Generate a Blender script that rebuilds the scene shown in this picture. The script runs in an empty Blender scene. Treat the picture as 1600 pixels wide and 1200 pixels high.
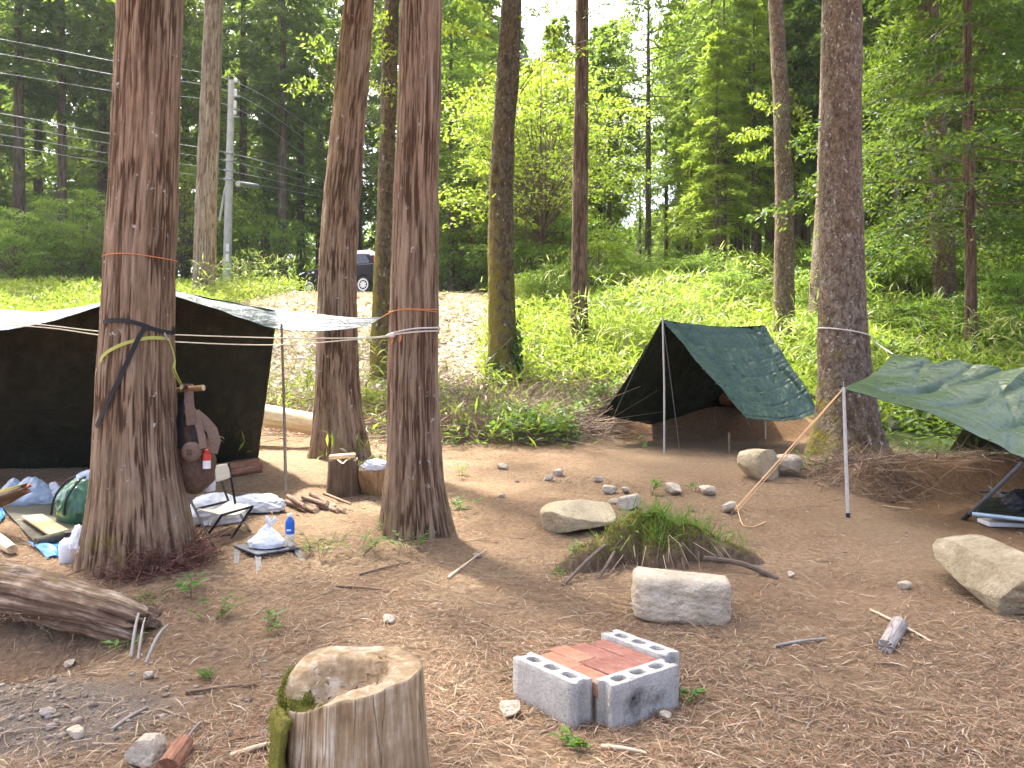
import bpy, bmesh, math, random
import numpy as np
from mathutils import Vector, Matrix

# ------------------------------------------------------------------ camera, sky, sun, exposure
scene = bpy.context.scene
COL = scene.collection
FPX, EYE = 1232.0, 1.37                      # focal length in photo pixels, eye height in metres
cam_d = bpy.data.cameras.new("camera")
cam_d.sensor_width = 36.0
cam_d.lens = 36.0 * FPX / 1600.0
cam_d.clip_start, cam_d.clip_end = 0.05, 2000.0
cam = bpy.data.objects.new("camera", cam_d)
COL.objects.link(cam)
cam.location = (0, 0, EYE)
cam.rotation_euler = (math.radians(90), 0, 0)
scene.camera = cam

SUN_ELEV, SUN_AZ = 60.0, -34.0               # azimuth from +Y towards +X
w = bpy.data.worlds.new("World")
scene.world = w
w.use_nodes = True
nt = w.node_tree
bg = nt.nodes["Background"]
sky = nt.nodes.new("ShaderNodeTexSky")
sky.sky_type = 'NISHITA'
sky.sun_disc = False
sky.sun_elevation = math.radians(SUN_ELEV)
sky.sun_rotation = math.radians(SUN_AZ % 360)
sky.air_density, sky.dust_density, sky.ozone_density = 0.4, 6.0, 0.4
nt.links.new(sky.outputs[0], bg.inputs[0])
bg.inputs[1].default_value = 0.15

sl = bpy.data.lights.new("sun", 'SUN')
sl.energy = 2.7
sl.angle = math.radians(2.5)
sl.color = (1.0, 0.95, 0.86)
sun = bpy.data.objects.new("sun", sl)
COL.objects.link(sun)
e, a = math.radians(SUN_ELEV), math.radians(SUN_AZ)
sdir = Vector((math.sin(a) * math.cos(e), math.cos(a) * math.cos(e), math.sin(e)))
sun.rotation_euler = sdir.to_track_quat('Z', 'Y').to_euler()
sun.location = sdir * 60

scene.view_settings.view_transform = 'Standard'
scene.view_settings.look = 'None'
scene.view_settings.exposure = 2.85
scene.view_settings.gamma = 1.0
scene.cycles.use_denoising = True
scene.cycles.denoising_prefilter = 'NONE'
scene.cycles.max_bounces = 8
scene.cycles.diffuse_bounces = 4
scene.cycles.transmission_bounces = 6
scene.cycles.transparent_max_bounces = 8
scene.cycles.sample_clamp_indirect = 6.0

# ------------------------------------------------------------------ noise, placement helpers
rs = np.random.RandomState


def _hash(ix, iy, iz, seed):
    h = (ix.astype(np.int64) * 374761393 + iy.astype(np.int64) * 668265263 + iz.astype(np.int64) * 2147483647 + seed * 974634777) & 0xffffffff
    h = ((h ^ (h >> 13)) * 1274126177) & 0xffffffff
    h = ((h ^ (h >> 16)) * 2246822519) & 0xffffffff
    return ((h ^ (h >> 15)) & 0xffff) / 65535.0


def vnoise(p, seed=0):
    p = np.asarray(p, float)
    f = np.floor(p)
    t = p - f
    t = t * t * (3 - 2 * t)
    i = f.astype(np.int64)
    r = 0
    for dx in (0, 1):
        wx = t[:, 0] if dx else 1 - t[:, 0]
        for dy in (0, 1):
            wy = t[:, 1] if dy else 1 - t[:, 1]
            for dz in (0, 1):
                wz = t[:, 2] if dz else 1 - t[:, 2]
                r = r + wx * wy * wz * _hash(i[:, 0] + dx, i[:, 1] + dy, i[:, 2] + dz, seed)
    return r


def fbm(p, seed=0, octv=4, gain=.5):
    p = np.asarray(p, float)
    s, a, tot = 0, 1.0, 0
    for k in range(octv):
        s = s + a * vnoise(p * (2.03 ** k) + 17.3 * k, seed + k)
        tot += a
        a *= gain
    return s / tot


def smst(a, b, t):
    t = np.clip((np.asarray(t, float) - a) / (b - a), 0, 1)
    return t * t * (3 - 2 * t)


def xy3(x, y, k):
    x = np.asarray(x, float)
    y = np.asarray(y, float)
    return np.stack([x * k, y * k, np.zeros_like(x)], -1)


_by = np.array([-60, 3.5, 10.5, 12.3, 14, 21.5, 26.5, 30, 45, 60, 120, 400.])
_bz = np.array([0, 0, .56, .78, 1.33, 3.55, 4.42, 4.6, 5.4, 6.0, 8.5, 16.])


def hgt(x, y):
    """Height of the terrain."""
    x = np.asarray(x, float)
    y = np.asarray(y, float)
    sh = x.shape
    x = np.atleast_1d(x).ravel()
    y = np.atleast_1d(y).ravel()
    z = sum(np.interp(y + o, _by, _bz) for o in (-.5, -.25, 0, .25, .5)) / 5
    # terrace dug under the right tarp, with a cut bank behind it
    t = smst(3.0, 3.7, x) * smst(5.0, 6.0, y) * (1 - smst(9.2, 10.0, y))
    cut = np.interp(y + .25 * (vnoise(xy3(x, y, 2.2), 5) - .5), [4, 6.2, 7.75, 8.1, 9.3], [.04, .16, .19, .56, .56])
    z = z * (1 - t) + cut * t
    # terrace dug for the middle tent, with a bank of orange soil behind it
    t = smst(1.0, 1.6, x) * (1 - smst(4.0, 4.6, x)) * smst(9.2, 10, y) * (1 - smst(12.6, 13.6, y))
    cut = np.interp(y + .3 * (vnoise(xy3(x, y, 2.7), 6) - .5), [9, 11.25, 11.75, 12.5, 13.6], [.44, .54, .98, 1.12, 1.25])
    z = z * (1 - t) + cut * t
    # hollow dug in front of the fallen log
    z = z - .24 * np.exp(-(((x + 2.95) / .85) ** 2 + ((y - 3.98) / .33) ** 2) ** 1.5)
    z = z + .05 * np.exp(-(((x + 2.0) / .7) ** 2 + ((y - 3.25) / .35) ** 2))
    z = z + (fbm(xy3(x, y, .55), 1, 3) - .5) * (.09 + .26 * smst(11, 16, y) * (1 - .6 * smst(18, 21, y))) + (fbm(xy3(x, y, 3.1), 2, 3) - .5) * .05 + (vnoise(xy3(x, y, 14.), 3) - .5) * .012
    return z.reshape(sh)


def hz(x, y):
    return float(hgt(np.array([x]), np.array([y]))[0])


def P(px, py, Y):
    """The point at distance Y seen at photo pixel (px, py)."""
    return Vector(((px - 800) * Y / FPX, Y, EYE - (py - 600) * Y / FPX))


def G(px, py, lift=0.0):
    """The point of the ground seen at photo pixel (px, py)."""
    lo = 1.2
    y = lo
    while y < 80:
        p = P(px, py, y)
        if p.z < hz(p.x, p.y) + lift:
            break
        y += .05
    a_, b_ = y - .05, y
    for _ in range(14):
        m = (a_ + b_) / 2
        p = P(px, py, m)
        if p.z < hz(p.x, p.y) + lift:
            b_ = m
        else:
            a_ = m
    return P(px, py, b_)


def on(x, y, dz=0.0):
    return Vector((x, y, hz(x, y) + dz))


# ------------------------------------------------------------------ object helpers
def fast_mesh(name, V, Fs, mats=None, smooth=False, midx=None, attrs=None, uv=None):
    V = np.asarray(V, np.float32)
    me = bpy.data.meshes.new(name)
    if isinstance(Fs, np.ndarray):
        k = Fs.shape[1]
        n = len(Fs)
        me.vertices.add(len(V))
        me.vertices.foreach_set("co", V.ravel())
        me.loops.add(n * k)
        me.loops.foreach_set("vertex_index", Fs.astype(np.int32).ravel())
        me.polygons.add(n)
        me.polygons.foreach_set("loop_start", np.arange(0, n * k, k, dtype=np.int32))
        try:
            me.polygons.foreach_set("loop_total", np.full(n, k, np.int32))
        except Exception:
            pass
    else:
        me.from_pydata([tuple(map(float, v)) for v in V], [], [tuple(int(i) for i in f) for f in Fs])
        n = len(Fs)
    for m in (mats or []):
        me.materials.append(m)
    if midx is not None:
        me.polygons.foreach_set("material_index", np.asarray(midx, np.int32))
    me.polygons.foreach_set("use_smooth", np.full(n, bool(smooth)))
    for an, av in (attrs or {}).items():
        av = np.asarray(av, np.float32)
        if av.ndim == 1:
            at = me.attributes.new(an, 'FLOAT', 'POINT')
            at.data.foreach_set("value", av)
        else:
            at = me.attributes.new(an, 'FLOAT_VECTOR', 'POINT')
            at.data.foreach_set("vector", av.ravel())
    if uv is not None:
        at = me.attributes.new("cloth_uv", 'FLOAT_VECTOR', 'POINT')
        at.data.foreach_set("vector", np.asarray(uv, np.float32).ravel())
    me.update(calc_edges=True)
    me.validate()
    return me


def link(name, me, parent=None):
    o = bpy.data.objects.new(name, me)
    COL.objects.link(o)
    if parent is not None:
        o.parent = parent
        o.matrix_parent_inverse = Matrix.Translation(-Vector(parent.location))
    return o


def tag(o, label=None, cat=None, group=None, kind=None):
    if label:
        o["label"] = label
    if cat:
        o["category"] = cat
    if group:
        o["group"] = group
    if kind:
        o["kind"] = kind
    return o


def thing(name, loc, label, cat, group=None):
    o = bpy.data.objects.new(name, None)
    o.empty_display_size = .1
    COL.objects.link(o)
    o.location = loc
    return tag(o, label, cat, group)


def copy_tree(o, parent=None):
    c = o.copy()
    COL.objects.link(c)
    if parent is not None:
        c.parent = parent
    for ch in o.children:
        copy_tree(ch, c)
    return c


class MB:
    """Collects shapes that become ONE mesh object."""

    def __init__(self):
        self.V, self.F, self.n = [], [], 0

    def add(self, V, F):
        V = [tuple(v) for v in V]
        self.V += V
        self.F += [tuple(int(i) + self.n for i in f) for f in F]
        self.n += len(V)
        return self

    def tube(self, pts, r, n=8, cap=True, up=None):
        pts = [Vector(p) for p in pts]
        R = r if isinstance(r, (list, tuple, np.ndarray)) else [r] * len(pts)
        V, F = [], []
        prev = None
        for i, p in enumerate(pts):
            d = (pts[min(i + 1, len(pts) - 1)] - pts[max(i - 1, 0)]).normalized()
            ref = prev if prev is not None else (Vector((0, 0, 1)) if abs(d.z) < .9 else Vector((1, 0, 0)))
            u = (ref - d * ref.dot(d)).normalized()
            prev = u
            v = d.cross(u)
            for k in range(n):
                t = 2 * math.pi * k / n
                V.append(p + (u * math.cos(t) + v * math.sin(t)) * R[i])
        for i in range(len(pts) - 1):
            for k in range(n):
                F.append((i * n + k, i * n + (k + 1) % n, (i + 1) * n + (k + 1) % n, (i + 1) * n + k))
        if cap:
            F.append(tuple(range(n - 1, -1, -1)))
            F.append(tuple(range((len(pts) - 1) * n, len(pts) * n)))
        return self.add(V, F)

    def box(self, c, ax, ay, az):
        """Box with centre c and half-axis vectors ax, ay, az."""
        c, ax, ay, az = map(Vector, (c, ax, ay, az))
        V = [c + ax * i + ay * j + az * k for k in (-1, 1) for j in (-1, 1) for i in (-1, 1)]
        return self.add(V, [(0, 2, 3, 1), (4, 5, 7, 6), (0, 1, 5, 4), (2, 6, 7, 3), (0, 4, 6, 2), (1, 3, 7, 5)])

    def lathe(self, c, prof, n=20, axis=None):
        """Lathe of (radius, height) pairs about +Z (or axis) at c."""
        c = Vector(c)
        q = Vector((0, 0, 1)).rotation_difference(Vector(axis)) if axis is not None else None
        V, F = [], []
        for r, h in prof:
            for k in range(n):
                t = 2 * math.pi * k / n
                v = Vector((r * math.cos(t), r * math.sin(t), h))
                if q:
                    v = q @ v
                V.append(c + v)
        for i in range(len(prof) - 1):
            for k in range(n):
                F.append((i * n + k, i * n + (k + 1) % n, (i + 1) * n + (k + 1) % n, (i + 1) * n + k))
        F.append(tuple(range(n - 1, -1, -1)))
        F.append(tuple(range((len(prof) - 1) * n, len(prof) * n)))
        return self.add(V, F)

    def strip(self, pts, nrm, width, th):
        """A strap: flat band along pts, its face looking along the normals nrm."""
        pts = [Vector(p) for p in pts]
        V, F = [], []
        for i, p in enumerate(pts):
            d = (pts[min(i + 1, len(pts) - 1)] - pts[max(i - 1, 0)]).normalized()
            nn = Vector(nrm[i] if isinstance(nrm, list) else nrm).normalized()
            s = d.cross(nn).normalized() * (width / 2)
            V += [p + s, p + s + nn * th, p - s + nn * th, p - s]
        for i in range(len(pts) - 1):
            for k in range(4):
                F.append((i * 4 + k, i * 4 + (k + 1) % 4, i * 4 + 4 + (k + 1) % 4, i * 4 + 4 + k))
        F += [(3, 2, 1, 0), tuple(range(len(pts) * 4 - 4, len(pts) * 4))]
        return self.add(V, F)

    def build(self, name, m, parent=None, smooth=True, bevel=0.0, sub=0):
        me = fast_mesh(name, self.V, self.F, m if isinstance(m, list) else [m], smooth)
        o = link(name, me, parent)
        bm = bmesh.new()
        bm.from_mesh(me)
        bmesh.ops.recalc_face_normals(bm, faces=bm.faces)
        bm.to_mesh(me)
        bm.free()
        if bevel:
            b = o.modifiers.new("bevel", 'BEVEL')
            b.width = bevel
            b.segments = 2
            b.limit_method = 'ANGLE'
        if sub:
            s = o.modifiers.new("sub", 'SUBSURF')
            s.levels = s.render_levels = sub
        if smooth:
            me.polygons.foreach_set("use_smooth", np.ones(len(me.polygons), bool))
            try:
                me.set_sharp_from_angle(angle=math.radians(42))
            except Exception:
                pass
        return o


def catmull(pts, n):
    pts = [np.array(p, float) for p in pts]
    k = len(pts)
    out = []
    for t in np.linspace(0, k - 1, n):
        i = min(int(t), k - 2)
        f = t - i
        p0, p1, p2, p3 = pts[max(i - 1, 0)], pts[i], pts[i + 1], pts[min(i + 2, k - 1)]
        out.append(.5 * ((2 * p1) + (-p0 + p2) * f + (2 * p0 - 5 * p1 + 4 * p2 - p3) * f * f + (-p0 + 3 * p1 - 3 * p2 + p3) * f ** 3))
    return np.array(out)


# ------------------------------------------------------------------ materials
class NT:
    def __init__(self, name):
        self.m = bpy.data.materials.new(name)
        self.m.use_nodes = True
        self.t = self.m.node_tree
        self.b = self.t.nodes["Principled BSDF"]
        self.out = self.t.nodes["Material Output"]

    def n(self, typ, **kw):
        nd = self.t.nodes.new(typ)
        for k, v in kw.items():
            setattr(nd, k, v)
        return nd

    def l(self, a_, b_):
        self.t.links.new(a_, b_)

    def val(self, sock, v):
        if hasattr(v, "links") or isinstance(v, bpy.types.NodeSocket):
            self.l(v, sock)
        else:
            sock.default_value = v

    def coord(self, attr=None, scale=(1, 1, 1)):
        if attr:
            s = self.n("ShaderNodeAttribute", attribute_name=attr).outputs["Vector"]
        else:
            s = self.n("ShaderNodeTexCoord").outputs["Object"]
        mp = self.n("ShaderNodeMapping")
        self.l(s, mp.inputs["Vector"])
        mp.inputs["Scale"].default_value = scale
        return mp.outputs["Vector"]

    def noise(self, vec, scale, detail=4, rough=.55, dist=0):
        nd = self.n("ShaderNodeTexNoise")
        self.l(vec, nd.inputs["Vector"])
        nd.inputs["Scale"].default_value = scale
        nd.inputs["Detail"].default_value = detail
        nd.inputs["Roughness"].default_value = rough
        nd.inputs["Distortion"].default_value = dist
        return nd.outputs["Fac"]

    def voro(self, vec, scale, feature='F1', out="Distance"):
        nd = self.n("ShaderNodeTexVoronoi", feature=feature)
        self.l(vec, nd.inputs["Vector"])
        nd.inputs["Scale"].default_value = scale
        return nd.outputs[out]

    def ramp(self, fac, stops):
        nd = self.n("ShaderNodeValToRGB")
        self.l(fac, nd.inputs["Fac"])
        el = nd.color_ramp.elements
        while len(el) < len(stops):
            el.new(.5)
        for e_, (p_, c_) in zip(el, stops):
            e_.position = p_
            e_.color = (*c_, 1) if len(c_) == 3 else c_
        return nd.outputs["Color"]

    def rng(self, fac, a_, b_, c_=0., d_=1.):
        nd = self.n("ShaderNodeMapRange")
        self.l(fac, nd.inputs["Value"])
        for k, v in zip(("From Min", "From Max", "To Min", "To Max"), (a_, b_, c_, d_)):
            nd.inputs[k].default_value = v
        return nd.outputs["Result"]

    def mix(self, fac, a_, b_, mode='MIX'):
        nd = self.n("ShaderNodeMix", data_type='RGBA', blend_type=mode)
        self.val(nd.inputs["Factor"], fac)
        for s, v in ((nd.inputs["A"], a_), (nd.inputs["B"], b_)):
            pass
        sa = [i for i in nd.inputs if i.identifier == "A_Color"][0]
        sb = [i for i in nd.inputs if i.identifier == "B_Color"][0]
        self.val(sa, (*a_, 1) if isinstance(a_, tuple) and len(a_) == 3 else a_)
        self.val(sb, (*b_, 1) if isinstance(b_, tuple) and len(b_) == 3 else b_)
        return [o for o in nd.outputs if o.identifier == "Result_Color"][0]

    def math(self, op, a_, b_=0.0):
        nd = self.n("ShaderNodeMath", operation=op)
        self.val(nd.inputs[0], a_)
        self.val(nd.inputs[1], b_)
        return nd.outputs[0]

    def bump(self, h, strength=.5, dist=.01):
        nd = self.n("ShaderNodeBump")
        self.l(h, nd.inputs["Height"])
        nd.inputs["Strength"].default_value = strength
        nd.inputs["Distance"].default_value = dist
        self.l(nd.outputs[0], self.b.inputs["Normal"])
        return self

    def set(self, color=None, rough=None, spec=None, metal=None, **kw):
        if color is not None:
            self.val(self.b.inputs["Base Color"], (*color, 1) if isinstance(color, tuple) and len(color) == 3 else color)
        if rough is not None:
            self.val(self.b.inputs["Roughness"], rough)
        if spec is not None:
            self.b.inputs["Specular IOR Level"].default_value = spec
        if metal is not None:
            self.b.inputs["Metallic"].default_value = metal
        for k, v in kw.items():
            self.b.inputs[k].default_value = v
        return self

    def attr(self, name):
        return self.n("ShaderNodeAttribute", attribute_name=name).outputs["Fac"]


def plain(name, color, rough=.6, metal=0., var=.25, scale=18., spec=.4, bump=.15):
    """A slightly uneven, slightly dirty surface of one colour."""
    t = NT(name)
    c = t.coord()
    f = t.noise(c, scale, 5)
    d = tuple(v * (1 - var) for v in color)
    u = tuple(min(1, v * (1 + var * .6)) for v in color)
    t.set(t.ramp(f, [(.3, d), (.7, u)]), rough, spec, metal)
    if bump:
        t.bump(t.noise(c, scale * 4, 3), bump, .004)
    return t.m


def leafmat(name, c1, c2, trans=.45, rough=.5, dead=None, deadp=.0):
    """Leaves: colour varies from leaf to leaf and from plant to plant, and light shines through."""
    t = NT(name)
    g = t.n("ShaderNodeNewGeometry")
    oi = t.n("ShaderNodeObjectInfo")
    r = g.outputs["Random Per Island"]
    col = t.mix(r, c1, c2)
    hsv = t.n("ShaderNodeHueSaturation")
    t.l(col, hsv.inputs["Color"])
    t.l(t.rng(oi.outputs["Random"], 0, 1, .485, .515), hsv.inputs["Hue"])
    t.l(t.rng(oi.outputs["Random"], 0, 1, .8, 1.2), hsv.inputs["Value"])
    col = hsv.outputs["Color"]
    if dead:
        f = t.math('GREATER_THAN', t.math('FRACT', t.math('MULTIPLY', r, 37.7)), 1 - deadp)
        col = t.mix(f, col, dead)
    t.set(col, rough, .3)
    tr = t.n("ShaderNodeBsdfTranslucent")
    tc = t.mix(.55, col, (.30, .42, .03), 'MIX')
    t.l(tc, tr.inputs["Color"])
    mx = t.n("ShaderNodeMixShader")
    mx.inputs[0].default_value = trans
    t.l(t.b.outputs[0], mx.inputs[1])
    t.l(tr.outputs[0], mx.inputs[2])
    t.l(mx.outputs[0], t.out.inputs["Surface"])
    return t.m


def bark(name, ridge, groove, grey, moss=0., lichen=0., fiss=26., stretch=.045, scaly=False, mosscol=(.10, .085, .012)):
    """Tree bark. 'bk' is the bark coordinate: metres round and along the trunk; 'rel' the relief of the surface itself."""
    t = NT(name)
    c = t.coord("bk")
    if scaly:
        cs = t.coord("bk", (1, 1, .6))
        f = t.noise(cs, fiss, 6, .65, .6)
        f2 = t.voro(cs, fiss * 1.3)
        base = t.mix(t.rng(f, .32, .62), groove, ridge)
        base = t.mix(t.math('MULTIPLY', t.rng(f2, .35, .1), .5), base, grey)
        hgt_ = t.math('ADD', f, t.math('MULTIPLY', f2, -.6))
    else:
        cs = t.coord("bk", (1, 1, stretch))
        f = t.noise(cs, fiss, 6, .6, .4)
        f2 = t.noise(t.coord("bk", (1, 1, stretch * 2.2)), fiss * 3.2, 4, .6, .3)
        mixf = t.math('ADD', t.math('MULTIPLY', f, .6), t.math('MULTIPLY', f2, .4))
        base = t.mix(t.rng(mixf, .36, .58), groove, ridge)
        hgt_ = mixf
    big = t.noise(c, 2.3, 3, .6)
    base = t.mix(t.rng(big, .42, .68, 0, .75), base, t.mix(t.rng(f, .35, .65), groove, grey))
    rel = t.attr("rel")
    base = t.mix(t.rng(rel, -.72, -.05, .92, 0), base, groove)
    base = t.mix(t.rng(rel, .2, .7, 0, .35), base, grey)
    if lichen:
        lv = t.noise(t.coord("bk", (1, 1, .7)), 24, 4, .6, .5)
        ln = t.noise(c, 9, 4, .6)
        lf = t.math('MULTIPLY', t.rng(lv, .60, .66), t.rng(ln, .62 - lichen * .25, .68 - lichen * .2))
        base = t.mix(t.math('MINIMUM', lf, .85), base, (.42, .42, .38))
    if moss:
        mn = t.noise(c, 5.5, 6, .7)
        hh = t.attr("moss")
        mf = t.rng(t.math('ADD', mn, t.math('MULTIPLY', hh, moss)), .72, .98)
        base = t.mix(t.math('MINIMUM', mf, .9), base, t.mix(t.noise(c, 60, 3), mosscol, tuple(min(1, v * 2.6) for v in mosscol)))
    t.set(base, .92, .15)
    t.bump(hgt_, .9, .018)
    return t.m


M = {}
M['cedar'] = bark("cedar_bark", (.30, .205, .130), (.066, .036, .020), (.37, .285, .205), moss=.42, lichen=.2)
M['cedar_grey'] = bark("grey_cedar_bark", (.28, .225, .165), (.11, .075, .05), (.38, .34, .28), moss=.45, lichen=.3)
M['mossy'] = bark("mossy_bark", (.12, .09, .055), (.035, .024, .015), (.18, .155, .115), moss=.8, lichen=.4, scaly=True, fiss=18, mosscol=(.085, .07, .012))
M['fir'] = bark("fir_bark", (.185, .135, .09), (.055, .035, .022), (.30, .26, .21), moss=.42, lichen=.75, scaly=True, fiss=30)
M['pine'] = bark("reddish_bark", (.165, .11, .075), (.05, .03, .018), (.22, .175, .13), moss=.2, lichen=.15, fiss=22, stretch=.16)
M['far_bark'] = bark("far_bark", (.15, .115, .09), (.05, .035, .027), (.22, .19, .165), moss=.3, lichen=.2, fiss=14, stretch=.1)
M['twig'] = plain("twig_wood", (.13, .095, .07), .9)
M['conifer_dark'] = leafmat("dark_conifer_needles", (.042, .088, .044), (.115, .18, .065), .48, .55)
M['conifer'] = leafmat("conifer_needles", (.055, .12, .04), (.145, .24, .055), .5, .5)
M['conifer_bright'] = leafmat("sunlit_conifer_needles", (.09, .19, .036), (.22, .33, .06), .55, .5)  # lighter green; the luminous sunlit look is put into the colour
M['conifer_yellow'] = leafmat("sunlit_yellow_sprays", (.16, .26, .03), (.33, .42, .055), .58, .5)  # yellower needles; backlit sun brightness put into the colour
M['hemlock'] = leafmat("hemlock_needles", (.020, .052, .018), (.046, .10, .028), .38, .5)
M['broad'] = leafmat("broad_leaves", (.075, .17, .030), (.18, .30, .05), .5, .45)
M['yellow'] = leafmat("yellow_green_leaves", (.16, .24, .028), (.32, .38, .05), .5, .45)
M['sasa'] = leafmat("bamboo_grass_leaves", (.14, .24, .035), (.34, .42, .08), .45, .45, dead=(.42, .36, .20), deadp=.12)
M['weed'] = leafmat("weed_leaves", (.06, .15, .03), (.14, .26, .05), .42, .45)
M['fern'] = leafmat("fern_leaves", (.06, .15, .025), (.15, .26, .045), .45, .5)
M['ivy'] = leafmat("ivy_leaves", (.025, .07, .02), (.06, .13, .03), .3, .35)
M['mossleaf'] = leafmat("moss_tufts", (.10, .10, .018), (.24, .225, .05), .3, .8)

# ------------------------------------------------------------------ terrain
def m_chips(x, y):
    n = (fbm(xy3(x, y, .9), 21, 3) - .5) * 1.6
    return smst(-8.0, -6.6, x + n) * (1 - smst(-.85, -.15, x + n * .8 - (y - 18) * .02)) * smst(12.0, 13.4, y + n * 1.2) * (1 - smst(28.0, 29.5, y))


def m_green(x, y):
    n = (fbm(xy3(x, y, .8), 22, 3) - .5) * 2.6
    g = smst(12.0, 13.6, y + n)
    g = np.maximum(g, smst(4.3, 5.6, x + n * .5) * smst(8.6, 9.6, y + n * .4))
    g = np.maximum(g, (1 - smst(-6.5, -5.5, x + n)) * smst(11, 12.5, y))
    return g * (1 - m_chips(x, y))


def m_soil(x, y):
    n = (fbm(xy3(x, y, 1.7), 23, 3) - .5) * .8
    a_ = smst(.9, 1.7, x + n) * (1 - smst(4.0, 4.7, x + n)) * smst(10.9, 11.35, y + n * .4) * (1 - smst(12.3, 12.9, y))
    b_ = smst(2.9, 3.9, x + n) * smst(4.2, 5.6, y + n) * (1 - smst(8.3, 9.0, y))
    return np.maximum(a_, b_ * .75)


def m_dirt(x, y):
    n = (fbm(xy3(x, y, 1.1), 24, 3) - .5) * 1.4
    a_ = smst(.4, 1.4, x + n) * (1 - smst(3.6, 4.4, x + n)) * smst(7.6, 9.0, y + n) * (1 - smst(11.2, 11.6, y))
    b_ = smst(2.4, 3.4, x + n) * smst(4.4, 5.4, y + n) * (1 - smst(8.0, 8.6, y))
    return np.clip(np.maximum(a_, b_), 0, 1)


def m_gravel(x, y):
    n = (fbm(xy3(x, y, 2.), 25, 3) - .5) * .8
    d = ((x + 2.25) / .85) ** 2 + ((y - 3.2) / .42) ** 2
    return 1 - smst(.5, 1.3, d + n)


def axis_pts(segs):
    out = []
    for a_, b_, st in segs:
        out += list(np.arange(a_, b_, st))
    out.append(segs[-1][1])
    return np.array(out)


gx = np.concatenate([-np.geomspace(16, 150, 34)[::-1], axis_pts([(-15.9, -5, .22), (-5, 6.5, .055), (6.5, 16, .22)]), np.geomspace(16.3, 150, 34)])
gy = np.concatenate([-np.geomspace(1.5, 40, 16)[::-1], axis_pts([(-1.3, 1.4, .3), (1.4, 12.8, .05), (12.8, 26, .16), (26, 60, .8)]), np.geomspace(61.5, 180, 26)])
GX, GY = np.meshgrid(gx, gy)
GZ = hgt(GX, GY)
nx_, ny_ = len(gx), len(gy)
idx = np.arange(nx_ * ny_).reshape(ny_, nx_)
GF = np.stack([idx[:-1, :-1], idx[:-1, 1:], idx[1:, 1:], idx[1:, :-1]], -1).reshape(-1, 4)
X_, Y_ = GX.ravel(), GY.ravel()

t = NT("forest_floor")
c = t.coord()
n1 = t.noise(c, 1.6, 6, .6)
n2 = t.noise(c, 26, 6, .7)
n3 = t.noise(c, 150, 4, .7)
n4 = t.noise(t.coord(None, (1, 3.2, 1)), 38, 5, .7, 1.2)
litter = t.ramp(t.math('ADD', t.math('MULTIPLY', n2, .55), t.math('MULTIPLY', n4, .45)),
                [(.30, (.100, .062, .036)), (.45, (.22, .147, .088)), (.58, (.345, .25, .155)), (.72, (.50, .39, .255))])
litter = t.mix(t.rng(n1, .35, .7), litter, t.mix(.5, litter, (.16, .09, .055)))
dirt = t.ramp(t.math('ADD', t.math('MULTIPLY', n2, .5), t.math('MULTIPLY', n3, .5)), [(.3, (.16, .108, .064)), (.55, (.28, .198, .122)), (.75, (.42, .32, .21))])
soil = t.ramp(t.math('ADD', t.math('MULTIPLY', n2, .6), t.math('MULTIPLY', n3, .4)), [(.3, (.085, .047, .024)), (.5, (.175, .102, .052)), (.72, (.29, .185, .10))])
chip = t.ramp(t.math('ADD', t.math('MULTIPLY', t.noise(c, 9, 6, .75), .5), t.math('MULTIPLY', n4, .5)), [(.3, (.32, .275, .21)), (.46, (.55, .50, .42)), (.7, (.72, .67, .59))])
green = t.ramp(n2, [(.3, (.035, .05, .015)), (.6, (.075, .11, .03)), (.75, (.16, .17, .07))])
grav = t.ramp(n3, [(.3, (.105, .082, .062)), (.5, (.19, .155, .12)), (.7, (.31, .265, .21))])
col = t.mix(t.attr("dirt"), litter, dirt)
col = t.mix(t.attr("soil"), col, soil)
col = t.mix(t.attr("gravel"), col, grav)
col = t.mix(t.attr("green"), col, green)
col = t.mix(t.attr("chips"), col, chip)
t.set(col, .95, .12)
t.bump(t.math('ADD', n2, t.math('ADD', n4, t.math('MULTIPLY', n3, .35))), .75, .028)
M['ground'] = t.m
gme = fast_mesh("ground", np.stack([X_, Y_, GZ.ravel()], -1), GF, [M['ground']], True,
                attrs=dict(chips=m_chips(X_, Y_), green=m_green(X_, Y_), soil=m_soil(X_, Y_), dirt=m_dirt(X_, Y_), gravel=m_gravel(X_, Y_)))
tag(link("ground", gme), kind="structure")


# ------------------------------------------------------------------ vegetation generators
def nrmz(v):
    return v / np.maximum(np.linalg.norm(v, axis=-1, keepdims=True), 1e-9)


def leaf_quads(p, d, n, L, W, bend=0.):
    """One rhombic leaf per row: base p, direction d, upper side n, length L, width W."""
    d = nrmz(d)
    s = nrmz(np.cross(d, n))
    up = np.cross(s, d)
    L = np.asarray(L)[:, None]
    W = np.asarray(W)[:, None]
    mid = p + d * L * .45 + up * L * bend
    V = np.stack([p, mid + s * W * .5, p + d * L, mid - s * W * .5], 1).reshape(-1, 3)
    F = np.arange(len(V)).reshape(-1, 4)
    return V, F


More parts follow.
